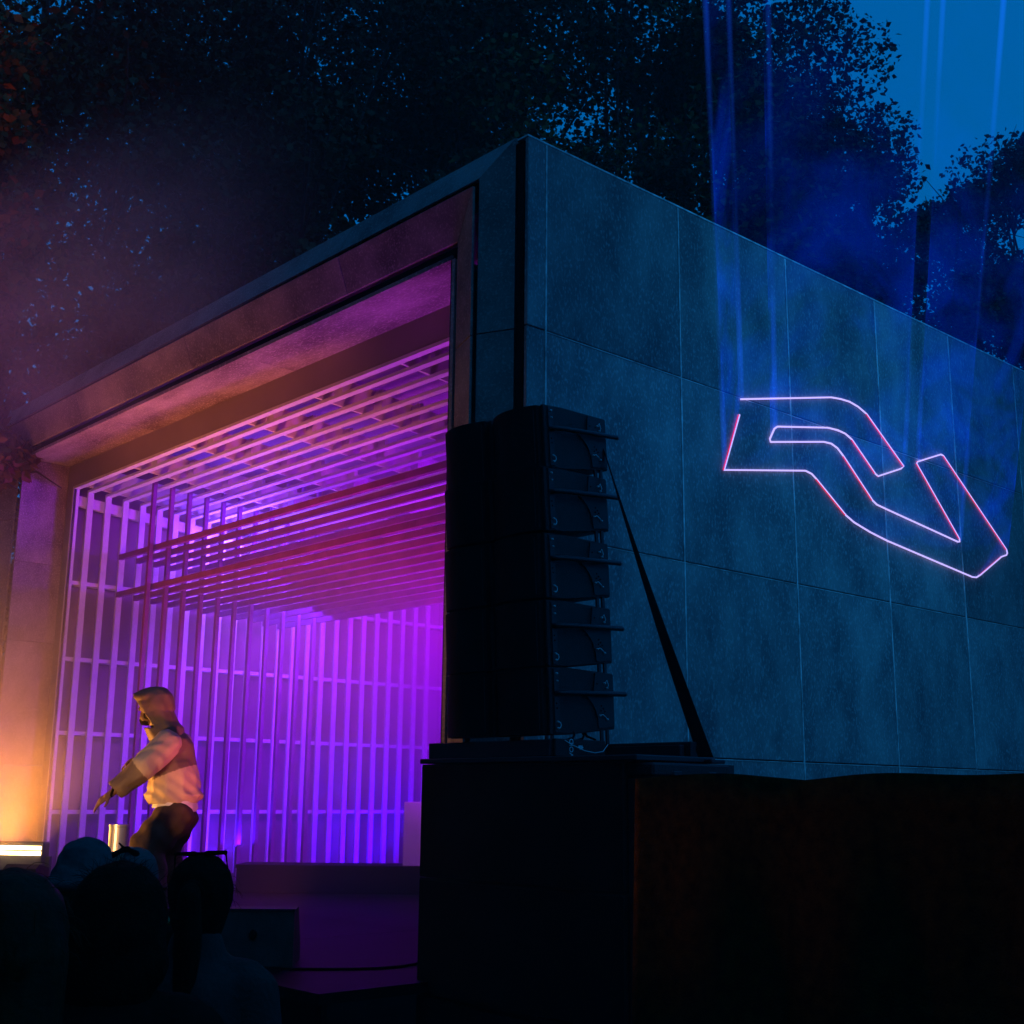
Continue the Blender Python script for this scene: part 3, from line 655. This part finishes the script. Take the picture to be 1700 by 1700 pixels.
for k in range(1):
    t = empty('tin_cylinder', (-2.94, -0.975, FL)); tag(t, 'pale metal cylinder standing in front of the performer', 'canister')
    def cyl(name, r, z0, z1, mat):
        v = []; f = []
        for q in range(28):
            a = 2*math.pi*q/28; v += [(r*math.cos(a), r*math.sin(a), z0), (r*math.cos(a), r*math.sin(a), z1)]
        f = [(2*q, (2*q+2) % 56, (2*q+3) % 56, 2*q+1) for q in range(28)] + [tuple(range(1, 56, 2)), tuple(range(0, 56, 2))[::-1]]
        return link(name, mesh_from(name, v, f), mat, t)
    cyl('body', 0.066, 0.0, 0.665, M['tin']); cyl('rim', 0.070, 0.667, 0.682, M['tin']); cyl('band', 0.0685, 0.44, 0.452, M['tin'])
t = empty('floor_monitor', (-4.45, -1.0, FL)); t.rotation_euler = (0, 0, R(40)); tag(t, 'small dark box beside the glaring flood light', 'stage box')
prism('body', [(-0.10, 0.0), (0.10, 0.0), (0.10, 0.33), (-0.05, 0.36), (-0.10, 0.33)], 'x', -0.10, 0.16, M['wedge'], t); box('foot', (-0.12, -0.12, -0.001), (0.18, 0.12, 0.012), M['metal'], t)

cb = [(-0.6, -1.15, FL+0.006), (-0.3, -0.6, FL+0.006), (-0.7, 0.2, FL+0.006), (-1.1, 1.6, FL+0.006), (-1.4, 3.2, FL+0.006)]
sm = []
for i_ in range(len(cb)-1):
    for q in range(6):
        t_ = q/6; p0 = Vector(cb[max(i_-1, 0)]); p1 = Vector(cb[i_]); p2 = Vector(cb[i_+1]); p3 = Vector(cb[min(i_+2, len(cb)-1)])
        sm.append(0.5*((2*p1)+(p2-p0)*t_+(2*p0-5*p1+4*p2-p3)*t_*t_+(3*p1-p0-3*p2+p3)*t_**3))
tag(tube('stage_cable', sm, 0.007, M['strap'], None, 6), 'thin black cable snaking over the dark stage floor towards the slatted wall', 'cable')

# ------------------------------------------------------------------ people
def S(x, y, z): return Matrix.Diagonal((x, y, z)).to_4x4()
def hand_shapes(wrist, direction, palm_n, side, curl=0.5, r=0.0085):
    """palm, four fingers and a thumb as tapered limbs"""
    w0 = Vector(wrist); d = Vector(direction).normalized(); n = Vector(palm_n).normalized(); s = d.cross(n).normalized()*side
    n = s.cross(d)*side
    sh = [((w0), 0.022, w0+d*0.03, 0.026)]
    for k in range(4):
        off = s*(0.030-0.020*k)
        sh.append((w0+d*0.02+off*0.6, 0.013, w0+d*0.088+off, 0.0115))
        a = w0+d*0.088+off; ln = (0.040, 0.046, 0.043, 0.034)[k]; cc = curl*(0.7+0.2*k)
        b = a+(d*math.cos(cc*0.5)+n*math.sin(cc*0.5))*ln; c = b+(d*math.cos(cc*1.1)+n*math.sin(cc*1.1))*ln*0.65; e = c+(d*math.cos(cc*1.6)+n*math.sin(cc*1.6))*ln*0.5
        sh += [(a, r*1.05, b, r), (b, r, c, r*0.92), (c, r*0.92, e, r*0.8)]
    a = w0+d*0.022+s*0.026; b = a+(d*0.6+s*0.7+n*0.25).normalized()*0.042; c = b+(d*0.9+s*0.25+n*0.35).normalized()*0.030
    sh += [(a, 0.0125, b, 0.0105), (b, 0.0105, c, 0.0088)]
    return sh
# performer: local x = to the right in the picture, z up, faces -x
PL = Vector((-3.329, -0.418, FL))
hN = hand_shapes((-0.325, -0.33, 0.885), (-0.75, 0.0, -0.55), (0.3, 0.5, -0.6), 1, 0.55)
hF = hand_shapes((-0.285, 0.27, 1.135), (-0.95, -0.15, -0.12), (0.1, -0.3, -1), -1, 0.8)
body = [((-0.155,0,1.525),0.098,(-0.165,0,1.50),0.092,S(1.0,0.82,1.1)), ((-0.175,0,1.45),0.072,(-0.205,0,1.432),0.058,S(1,0.9,1)),
        ((-0.215,0,1.425),0.030,(-0.228,0,1.415),0.024), ((-0.240,0,1.525),0.018,(-0.266,0,1.492),0.0125), ((-0.236,0.018,1.485),0.014,(-0.236,-0.018,1.485),0.014),
        ((-0.246,0.014,1.462),0.0085,(-0.246,-0.014,1.462),0.0085), ((-0.243,0.014,1.447),0.009,(-0.243,-0.014,1.447),0.009),
        ((-0.235,0.030,1.552),0.014,(-0.235,-0.030,1.552),0.014), ((-0.145,0.088,1.50),0.014,(-0.14,0.090,1.48),0.011), ((-0.145,-0.088,1.50),0.014,(-0.14,-0.090,1.48),0.011),
        ((-0.135,0,1.42),0.058,(-0.06,0,1.26),0.066), ((-0.01,0.13,1.22),0.07,(-0.01,-0.13,1.22),0.07), ((-0.01,0,1.18),0.135,(0.04,0,0.92),0.12),
        ((0.04,0,0.90),0.12,(0.06,0,0.77),0.125), ((0,-0.17,1.23),0.055,(-0.115,-0.32,1.055),0.042), ((-0.115,-0.32,1.055),0.040,(-0.325,-0.33,0.885),0.026),
        ((0,0.17,1.23),0.055,(-0.125,0.30,1.09),0.042), ((-0.125,0.30,1.09),0.040,(-0.285,0.27,1.135),0.026),
        ((0.06,-0.09,0.76),0.085,(-0.13,-0.14,0.50),0.062), ((-0.13,-0.14,0.50),0.058,(0.00,-0.13,0.09),0.038),
        ((0.06,0.09,0.76),0.085,(-0.06,0.13,0.47),0.062), ((-0.06,0.13,0.47),0.058,(0.12,0.14,0.09),0.038),
        ((0.02,-0.13,0.045),0.036,(-0.14,-0.15,0.03),0.030), ((0.14,0.14,0.045),0.036,(-0.02,0.14,0.03),0.030)] + hN + hF
pf = fuse('person', body, M['skin_dark'], None, 0.0065, 2)
tag(pf, 'performer in a pale hooded windbreaker crouching forward with arms lowered on the stage', 'person')
pf.location = PL; pf.rotation_euler = (0, 0, math.atan2(0.739, 0.674))
beard = fuse('beard', [((-0.20,0,1.425),0.052,(-0.222,0,1.412),0.040,S(1,1.0,1)), ((-0.19,0.045,1.45),0.034,(-0.19,-0.045,1.45),0.034), ((-0.246,0.016,1.474),0.0065,(-0.246,-0.016,1.474),0.0065), ((-0.165,0.062,1.50),0.022,(-0.165,-0.062,1.50),0.022)], M['beard'], pf, 0.006, 1)
def cut_hood():
    o = fuse('hood', [((-0.15,0,1.53),0.132,(-0.135,0,1.50),0.125,S(1.0,0.86,1.0)), ((-0.235,0,1.575),0.072,(-0.13,0,1.56),0.10,S(1,0.95,0.9)), ((-0.275,0,1.585),0.040,(-0.20,0,1.58),0.07,S(1,1.6,0.7)),
                      ((-0.13,0,1.45),0.115,(-0.08,0,1.36),0.115,S(1,0.95,1)), ((-0.13,0,1.40),0.10,(-0.05,0,1.30),0.13,S(1,1,1))], M['jacket_dark'], pf, 0.009, 2)
    bm = bmesh.new(); bm.from_mesh(o.data)
    kill = [v for v in bm.verts if (v.co.z > 1.36 and v.co.x < -0.300+(1.585-v.co.z)*0.78) or v.co.z < 1.26]
    bmesh.ops.delete(bm, geom=kill, context='VERTS')
    for v in bm.verts:                       # soft creases running from brim to nape
        v.co += v.normal*0.0035*math.sin(v.co.x*46+v.co.z*30+v.co.y*12)
    bm.to_mesh(o.data); bm.free()
    m = o.modifiers.new('s', 'SOLIDIFY'); m.thickness = 0.007; m.offset = 1
    return o
hood = cut_hood()
jk = fuse('jacket', [((-0.04,0,1.255),0.105,(0.0,0,1.20),0.15,S(1,1.0,1)), ((0.0,0.12,1.22),0.095,(0.0,-0.12,1.22),0.095), ((-0.02,0.02,1.19),0.155,(0.02,0,1.0),0.185,S(0.95,1.12,1)), ((0.02,0,1.02),0.186,(0.030,0,0.890),0.190,S(1,1.10,1)),
                     ((0.055,0,1.20),0.105,(0.04,0,1.02),0.165), ((-0.10,0,1.30),0.055,(-0.04,0,1.22),0.09,S(1,1.3,1)), ((0.03,0,0.88),0.192,(0.035,0,0.845),0.176,S(1.1,1.08,0.4))], M['jacket'], pf, 0.010, 3)
bm = bmesh.new(); bm.from_mesh(jk.data)
bmesh.ops.delete(bm, geom=[v for v in bm.verts if v.co.z < 0.815+(v.co.x*0.04)], context='VERTS')
for v in bm.verts:                           # wind folds gathering at the hem
    k = max(0, 1.08-v.co.z)/0.25
    v.co += v.normal*(0.006*k*math.sin(v.co.z*70+v.co.x*40+v.co.y*25)+0.004*math.sin(v.co.x*30+v.co.z*22))
bm.to_mesh(jk.data); bm.free(); jk.data.materials.append(M['jacket_dark'])
for p in jk.data.polygons:
    c = p.center
    if c.z > 1.085+(0.16-c.x)*-0.42 and c.x > -0.10: p.material_index = 1
m_ = jk.modifiers.new('s', 'SOLIDIFY'); m_.thickness = 0.006
for nm, a, b, c, sg in (('near', (-0.005,-0.155,1.235), (-0.118,-0.315,1.065), (-0.295,-0.33,0.91), -1), ('far', (0,0.16,1.235), (-0.125,0.29,1.09), (-0.255,0.275,1.13), 1)):
    o = fuse('sleeve', [(a, 0.108, b, 0.098), (b, 0.094, c, 0.074), (Vector(c)+Vector((0.05,0,0.03)), 0.078, c, 0.066)], M['jacket'], pf, 0.010, 2)
    d = (Vector(c)-Vector(b)).normalized(); bm = bmesh.new(); bm.from_mesh(o.data)
    bmesh.ops.delete(bm, geom=[v for v in bm.verts if (v.co-Vector(c)).dot(d) > 0.005], context='VERTS')
    for v in bm.verts: v.co += v.normal*0.003*(math.sin((v.co-Vector(a)).dot(Vector((-0.3,-0.2,-0.9)))*58+v.co.x*33+2*math.sin(v.co.y*31))+0.7*math.sin(v.co.x*61-v.co.z*17))
    bm.to_mesh(o.data); bm.free(); o.data.materials.append(M['jacket_dark'])
    for p in o.data.polygons:
        if (p.center-Vector(b)).dot(d) > 0.02: p.material_index = 1
    mm = o.modifiers.new('s', 'SOLIDIFY'); mm.thickness = 0.006
tube('bracelet', [Vector((-0.312,-0.33,0.896))+Vector((0.018*math.cos(t)*0.6, 0.031*math.sin(t), 0.031*math.cos(t))) for t in [k*math.pi/8 for k in range(17)]], 0.009, M['darkcloth'], pf, 6)
tr_ = fuse('trousers', [((0.05,0.07,0.73),0.122,(0.05,-0.07,0.73),0.122), ((0.06,-0.085,0.72),0.145,(-0.105,-0.13,0.51),0.135), ((-0.105,-0.13,0.51),0.130,(-0.01,-0.13,0.12),0.092),
                        ((0.06,0.085,0.72),0.138,(-0.05,0.125,0.48),0.115), ((-0.05,0.125,0.48),0.110,(0.11,0.14,0.12),0.078)], M['trousers'], pf, 0.011, 2)
bm = bmesh.new(); bm.from_mesh(tr_.data)
for v in bm.verts: v.co += v.normal*0.006*math.sin(v.co.z*38+v.co.x*30+v.co.y*10)
bmesh.ops.delete(bm, geom=[v for v in bm.verts if v.co.z < 0.07], context='VERTS'); bm.to_mesh(tr_.data); bm.free()
sh_ = fuse('shirt', [((0.035,0.03,0.84),0.150,(0.04,-0.03,0.84),0.150), ((0.045,0.035,0.79),0.158,(0.045,-0.035,0.79),0.158)], M['shirt'], pf, 0.012, 2)
bm = bmesh.new(); bm.from_mesh(sh_.data); bmesh.ops.delete(bm, geom=[v for v in bm.verts if v.co.z < 0.772-0.10*(v.co.x) or v.co.z > 0.90], context='VERTS'); bm.to_mesh(sh_.data); bm.free()
for q, (a, b) in enumerate((((0.03,-0.13,0.045),(-0.16,-0.15,0.035)), ((0.15,0.14,0.045),(-0.04,0.14,0.035)))):
    fuse('shoe', [(a, 0.048, b, 0.040, S(1,1,0.85)), ((Vector(a)+Vector((0,0,0.04))), 0.044, a, 0.045)], M['darkcloth'], pf, 0.009, 2)

# audience, seen from behind
def audience(name_label, loc, ht, top, skin, yaw=48, lean=0.0, wide=1.0, legs=M['darkcloth']):
    """standing person, local +y = facing the stage; ht = top of skull"""
    k = ht/1.72
    def P(x, y, z): return (x*k*wide, y*k+lean*z, z*k)
    sh = [(P(0,0.01,1.63),0.083*k,P(0,0.02,1.60),0.078*k,S(0.92,1.1,1.08)), (P(0,0.045,1.545),0.055*k,P(0,0.06,1.53),0.045*k), (P(0,0.10,1.60),0.012,P(0,0.118,1.575),0.012),
          (P(0.074,0.01,1.60),0.013,P(0.076,0.01,1.575),0.011), (P(-0.074,0.01,1.60),0.013,P(-0.076,0.01,1.575),0.011),
          (P(0,0,1.54),0.055*k,P(0,-0.01,1.43),0.062*k), (P(0.15,0,1.385),0.06*k,P(-0.15,0,1.385),0.06*k), (P(0,0,1.33),0.13*k,P(0,0,1.08),0.12*k), (P(0,0,1.05),0.12*k,P(0,0,0.92),0.14*k)]
    for s in (-1, 1):
        sh += [(P(s*0.175,0,1.37),0.052*k,P(s*0.225,-0.02,1.09),0.042*k), (P(s*0.225,-0.02,1.09),0.040*k,P(s*0.215,0.06,0.86),0.026*k),
               (P(s*0.09,0,0.90),0.088*k,P(s*0.09,0.02,0.50),0.058*k), (P(s*0.09,0.02,0.50),0.056*k,P(s*0.09,0,0.09),0.038*k), (P(s*0.09,-0.02,0.045),0.036,P(s*0.10,0.14,0.03),0.03)]
        sh += hand_shapes(P(s*0.215,0.06,0.86), (0,0.15,-1), (-s,0,0), s, 0.5)
    b = fuse('person', sh, skin, None, 0.0085, 2)
    b.location = (loc[0], loc[1], 0); b.rotation_euler = (0, 0, R(yaw)); tag(b, name_label, 'person')
    tp = [(P(0.14,0,1.385),0.078*k,P(-0.14,0,1.385),0.078*k), (P(0,0,1.34),0.155*k,P(0,0,1.05),0.145*k), (P(0,0,1.05),0.145*k,P(0,0,0.90),0.155*k), (P(0,-0.01,1.485),0.074*k,P(0,-0.01,1.40),0.095*k)]
    for s in (-1, 1): tp += [(P(s*0.172,0,1.37),0.074*k,P(s*0.228,-0.02,1.10),0.062*k), (P(s*0.228,-0.02,1.10),0.060*k,P(s*0.217,0.05,0.92),0.045*k)]
    fuse('top', tp, top, b, 0.013, 2)
    tq = [(P(0.08,0,0.90),0.115*k,P(-0.08,0,0.90),0.115*k)]
    for s in (-1, 1): tq += [(P(s*0.09,0,0.88),0.112*k,P(s*0.09,0.02,0.50),0.085*k), (P(s*0.09,0.02,0.50),0.085*k,P(s*0.09,0,0.12),0.07*k)]
    fuse('trousers', tq, legs, b, 0.015, 2)
    for s in (-1, 1): fuse('shoe', [(P(s*0.09,-0.03,0.045),0.045,P(s*0.10,0.15,0.035),0.04)], M['beard'], b, 0.012, 1)
    return b, P
def strands(parent, P, c, rad, n, length, drop, mat, r=0.0012, seed=1, name='loose_strand'):
    """fine loose hairs lifting off the outline of a head"""
    rg = np.random.default_rng(seed); v, f = [], []
    for _ in range(n):
        th = rg.uniform(0, 2*math.pi); ph = rg.uniform(-0.25, 1.45)
        d = Vector((math.cos(th)*math.cos(ph), math.sin(th)*math.cos(ph), math.sin(ph))); p = Vector(c)+Vector((d.x*rad[0], d.y*rad[1], d.z*rad[2]))
        pts = [p]; dr = (d+Vector(rg.normal(0, 0.5, 3))).normalized()
        for q in range(4):
            dr = (dr+Vector((0, 0, -drop))+Vector(rg.normal(0, 0.25, 3))*0.6).normalized(); pts.append(pts[-1]+dr*length/4)
        vv, ff = tube_geo(pts, [r, r, r*0.8, r*0.6, r*0.3], 3); o = len(v); v += vv; f += [tuple(i+o for i in g) for g in ff]
    o = link(name, mesh_from(name, v, f), mat, parent); return tag(o, kind='stuff')
# A: long brown hair, nearest, far left
b, P = audience('spectator with long brown hair rim-lit orange at the far left', (3.123, -4.076), 1.70, M['darkcloth'], M['skin'])
fuse('hair', [(P(0,0,1.64),0.104,P(0,-0.01,1.60),0.106,S(0.95,1.05,1)), (P(0,-0.02,1.60),0.104,P(0,-0.05,1.40),0.110,S(1.08,0.7,1)), (P(0,-0.05,1.42),0.110,P(0,-0.06,1.20),0.085,S(1.15,0.5,1))], M['hairbrown'], b, 0.008, 2)
strands(b, P, P(0,0,1.63), (0.100,0.105,0.10), 120, 0.05, 0.5, M['hairbrown'], 0.0007, 3)
# C: big dark head of hair
b, P = audience('spectator with a full head of dark hair below the performer', (2.744, -3.697), 1.702, M['darkcloth'], M['skin_dark'])
fuse('hair', [(P(0,0,1.625),0.103,P(0,-0.01,1.58),0.108,S(0.98,1.05,1)), (P(0,-0.02,1.56),0.108,P(0,-0.03,1.50),0.102,S(1.02,0.85,1)), (P(0.05,-0.02,1.52),0.07,P(-0.05,-0.02,1.52),0.07)], M['beard'], b, 0.008, 2)
strands(b, P, P(0,0,1.61), (0.104,0.108,0.105), 220, 0.035, 0.2, M['beard'], 0.0007, 4)
# E: ponytail and glasses pushed up on the head
b, P = audience('spectator with a dark ponytail, glasses pushed up on the head and slate grey top', (2.296, -3.259), 1.695, M['greycloth'], M['skin'], wide=0.86)
fuse('hair', [(P(0,0.005,1.632),0.0885,P(0,0.01,1.60),0.086,S(0.95,1.12,1.04)), (P(0,-0.01,1.57),0.074,P(0,0,1.55),0.070)], M['beard'], b, 0.007, 2)
pt = fuse('ponytail', [(P(0,-0.085,1.635),0.026,P(0,-0.115,1.615),0.030), (P(0,-0.115,1.615),0.030,P(0.006,-0.125,1.50),0.036), (P(0.006,-0.125,1.50),0.036,P(0,-0.12,1.36),0.024), (P(0,-0.12,1.36),0.024,P(0,-0.125,1.26),0.008)], M['beard'], b, 0.007, 2)
bd = tube('hair_tie', [Vector(P(0,-0.105,1.622))+Vector((0.031*math.cos(t), 0.008*math.sin(t), 0.031*math.sin(t))) for t in [q*math.pi/8 for q in range(17)]], 0.005, M['strap'], b, 6)
strands(b, P, P(0,0,1.62), (0.086,0.095,0.092), 90, 0.04, 0.6, M['beard'], 0.0006, 5)
gl = fuse('glasses', [(P(-0.078,-0.015,1.719),0.0045,P(-0.018,-0.02,1.719),0.0075), (P(0.018,-0.02,1.721),0.0075,P(0.075,-0.015,1.724),0.0055), (P(-0.02,-0.02,1.720),0.004,P(0.02,-0.02,1.722),0.004),
                      (P(-0.078,-0.015,1.719),0.0030,P(-0.088,0.02,1.62),0.0025), (P(0.075,-0.015,1.723),0.0030,P(0.086,0.02,1.62),0.0025)], M['strap'], b, 0.003, 1)
v, f = capsule_geo(P(-0.082,0.0,1.565), 0.006, P(-0.084,0.0,1.545), 0.008, None, 2); link('earring', mesh_from('earring', v, f, True), principled('gold', (0.9, 0.6, 0.25), 0.25, 0.5, 1.0), b)
# B: cloth cap
b, P = audience('spectator in a crumpled faded blue cloth cap', (1.347, -3.144), 1.66, M['greycloth'], M['skin_dark'])
cp = fuse('cap', [(P(0,0.0,1.66),0.098,P(0,0,1.645),0.104,S(1,1.05,0.75)), (P(0.0,0,1.70),0.085,P(0,0,1.66),0.092,S(1,1.05,0.8)), (P(-0.01,-0.02,1.625),0.103,P(0,0,1.62),0.103,S(1,1.05,0.35))], M['bluecloth'], b, 0.009, 2)
for v_ in cp.data.vertices: v_.co += v_.normal*0.0018*math.sin(v_.co.z*130+v_.co.x*40+2*math.sin(v_.co.y*50))
fuse('hair', [(P(0,-0.01,1.60),0.098,P(0,-0.01,1.54),0.096), (P(-0.06,-0.01,1.55),0.05,P(-0.07,-0.01,1.50),0.035)], M['hairbrown'], b, 0.010, 2)
strands(b, P, P(0,0,1.57), (0.10,0.10,0.09), 90, 0.05, 0.7, M['hairbrown'], 0.001, 6)
# D: knotted blue headscarf
b, P = audience('spectator in a blue headscarf tied with a small dark bow', (0.685, -2.672), 1.648, M['darkcloth'], M['skin'])
fuse('headscarf', [(P(0.03,0,1.625),0.090,P(0.03,0,1.60),0.093,S(0.95,1.05,1)), (P(0.03,-0.01,1.58),0.088,P(0.03,-0.01,1.50),0.07)], M['bluecloth'], b, 0.009, 2)
fuse('bow', [(P(-0.01,-0.06,1.705),0.012,P(0.01,-0.06,1.71),0.012), (P(-0.01,-0.06,1.705),0.008,P(-0.05,-0.06,1.685),0.013), (P(0.01,-0.06,1.71),0.008,P(0.045,-0.06,1.692),0.014), (P(0,-0.06,1.71),0.006,P(-0.028,-0.06,1.735),0.004)], M['strap'], b, 0.005, 1)

# ------------------------------------------------------------------ trees
def leaves(n, centers, radii, rg, size, sq=0.75):
    """small folded leaves scattered in clumps -> one mesh's arrays"""
    k = len(centers); idx = rg.integers(0, k, n); c = np.array(centers)[idx]; r = np.array(radii)[idx]
    d = rg.normal(0, 1, (n, 3)); d /= np.linalg.norm(d, axis=1)[:, None]
    rad = r*rg.uniform(0, 1, n)**0.42
    p = c+d*rad[:, None]*np.array([1, 1, sq])
    a = rg.normal(0, 1, (n, 3)); a[:, 2] = a[:, 2]*0.6-0.5; a /= np.linalg.norm(a, axis=1)[:, None]
    b = np.cross(a, rg.normal(0, 1, (n, 3))); b /= np.linalg.norm(b, axis=1)[:, None]
    s = (size*rg.uniform(0.6, 1.35, n))[:, None]
    tip = p+a*s; left = p+a*s*0.45+b*s*0.36; right = p+a*s*0.45-b*s*0.36
    up = np.cross(a, b)*s*0.10
    V = np.stack([p, left+up, tip, right+up], 1).reshape(-1, 3)
    return V
def leaf_mesh(name, V):
    n = len(V)//4; me = bpy.data.meshes.new(name); me.vertices.add(len(V)); me.vertices.foreach_set('co', V.astype(np.float32).ravel())
    me.loops.add(n*4); me.loops.foreach_set('vertex_index', np.arange(n*4, dtype=np.int32))
    me.polygons.add(n); me.polygons.foreach_set('loop_start', np.arange(0, n*4, 4, dtype=np.int32)); me.polygons.foreach_set('loop_total', np.full(n, 4, dtype=np.int32))
    me.update(calc_edges=True); return me
def tree(label, x, y, h, cr, base, n, nclump, size, seed, mat='leaf', crad=1.0, squash=None, hole=0.0, trunk_r=0.28, group='trees behind and around the pavilion', twigs=()):
    rg = np.random.default_rng(seed)
    t = empty('broadleaf_tree', (x, y, 0)); tag(t, label, 'tree', group)
    ch = (h-base)/2; cz = base+ch
    cs_, rs_ = [], []
    while len(cs_) < nclump:
        d = rg.normal(0, 1, 3); d /= np.linalg.norm(d); q = rg.uniform(0.25, 1)**0.5
        p = np.array([d[0]*cr*q, d[1]*cr*q, cz+d[2]*ch*q]); cs_.append(p); rs_.append(crad*rg.uniform(0.55, 1.25))
    for tx, ty, tz, tr2 in twigs:
        cs_.insert(0, np.array([tx, ty, tz])); rs_.insert(0, tr2)
    V = leaves(n, cs_, rs_, rg, size)
    link('crown', leaf_mesh('crown', V), M[mat], t)
    pts = [(0, 0, 0), (0.05*h*rg.normal()*0.3, 0.05*h*rg.normal()*0.3, h*0.35), (0.3*rg.normal(), 0.3*rg.normal(), h*0.65), (0.4*rg.normal(), 0.4*rg.normal(), h*0.9)]
    tv, tf = tube_geo(pts, [trunk_r, trunk_r*0.75, trunk_r*0.4, trunk_r*0.12], 9)
    link('trunk', mesh_from('trunk', tv, tf, True), M['bark'], t)
    bvv, bff = [], []
    for q in range(min(nclump, 46)):
        e = Vector(cs_[q]); s0 = Vector((0, 0, max(min(base, e.z)*0.6, e.z-ch*0.7-0.4*math.hypot(e.x, e.y)))); mid = s0.lerp(e, 0.5)+Vector((rg.normal()*0.3, rg.normal()*0.3, 0.35))
        vv, ff = tube_geo([s0, s0.lerp(mid, 0.5)+Vector((0, 0, 0.1)), mid, e], [trunk_r*0.28, trunk_r*0.2, trunk_r*0.12, 0.012], 5); o = len(bvv); bvv += vv; bff += [tuple(i+o for i in g_) for g_ in ff]
        for z_ in range(3):
            e2 = e+Vector(rg.normal(0, 1, 3))*rs_[q]*0.8
            vv, ff = tube_geo([mid.lerp(e, 0.6), e.lerp(e2, 0.5), e2], [0.02, 0.012, 0.005], 4); o = len(bvv); bvv += vv; bff += [tuple(i+o for i in g_) for g_ in ff]
    link('branches', mesh_from('branches', bvv, bff, True), M['bark'], t)
    return t
tree('tall dark tree rising behind the left end of the pavilion roof', -15.0, 2.2, 19, 5.2, 2.5, 95000, 150, 0.12, 21, crad=1.2)
tree('broad tree with small sky gaps left of the roof ridge', -14.6, 6.5, 20, 5.2, 2.5, 90000, 140, 0.12, 22, crad=1.2)
tree('dense tree directly behind the middle of the front roof edge', -13.2, 10.0, 21, 5.0, 2.5, 80000, 140, 0.14, 23, crad=1.2)
tree('olive brown leaved tree above the front corner of the pavilion', -11.2, 12.8, 22, 4.8, 3, 80000, 150, 0.14, 24, 'leafw', crad=1.2)
tree('dark tree behind the side wall with branches against the evening sky', -9.3, 13.5, 19.5, 3.5, 3, 80000, 130, 0.12, 25, crad=1.0)
tree('tree with ragged leafy outline in front of the open sky at upper right', -7.4, 14.2, 15.4, 2.8, 3, 52000, 90, 0.11, 26, crad=0.72)
tree('smaller rounded tree at the right edge beyond the side wall', -5.9, 19.6, 17.4, 2.4, 2, 60000, 80, 0.12, 27, crad=0.95)
tree('far tree filling the gap behind the pavilion roof', -17.5, 15.5, 17, 5.5, 2, 60000, 120, 0.15, 28, crad=1.3)
tree('near tree overhanging the left end of the stage with a leafy twig', -11.6, -1.6, 13.5, 2.9, 6.0, 30000, 60, 0.12, 29, 'leafw', crad=0.9, twigs=((3.75, 1.45, 5.32, 0.30), (3.45, 1.4, 5.15, 0.22), (3.4, 1.4, 5.55, 0.28), (2.6, 1.4, 8.5, 0.55), (2.5, 1.3, 7.7, 0.45)))
for (x, y, h) in ((-15, -8, 17), (-9, -14, 18), (-1, -17, 19), (7, -17, 18), (14, -12, 15)):  # unseen coarse-leaved trees added to keep sky light off the front
    tree('unseen tall dark tree added behind the audience to block sky light', x, y, h, 5.5, 1.5, 5000, 60, 0.75, int(100+x), crad=1.8, trunk_r=0.3, group='added unseen trees behind the audience')
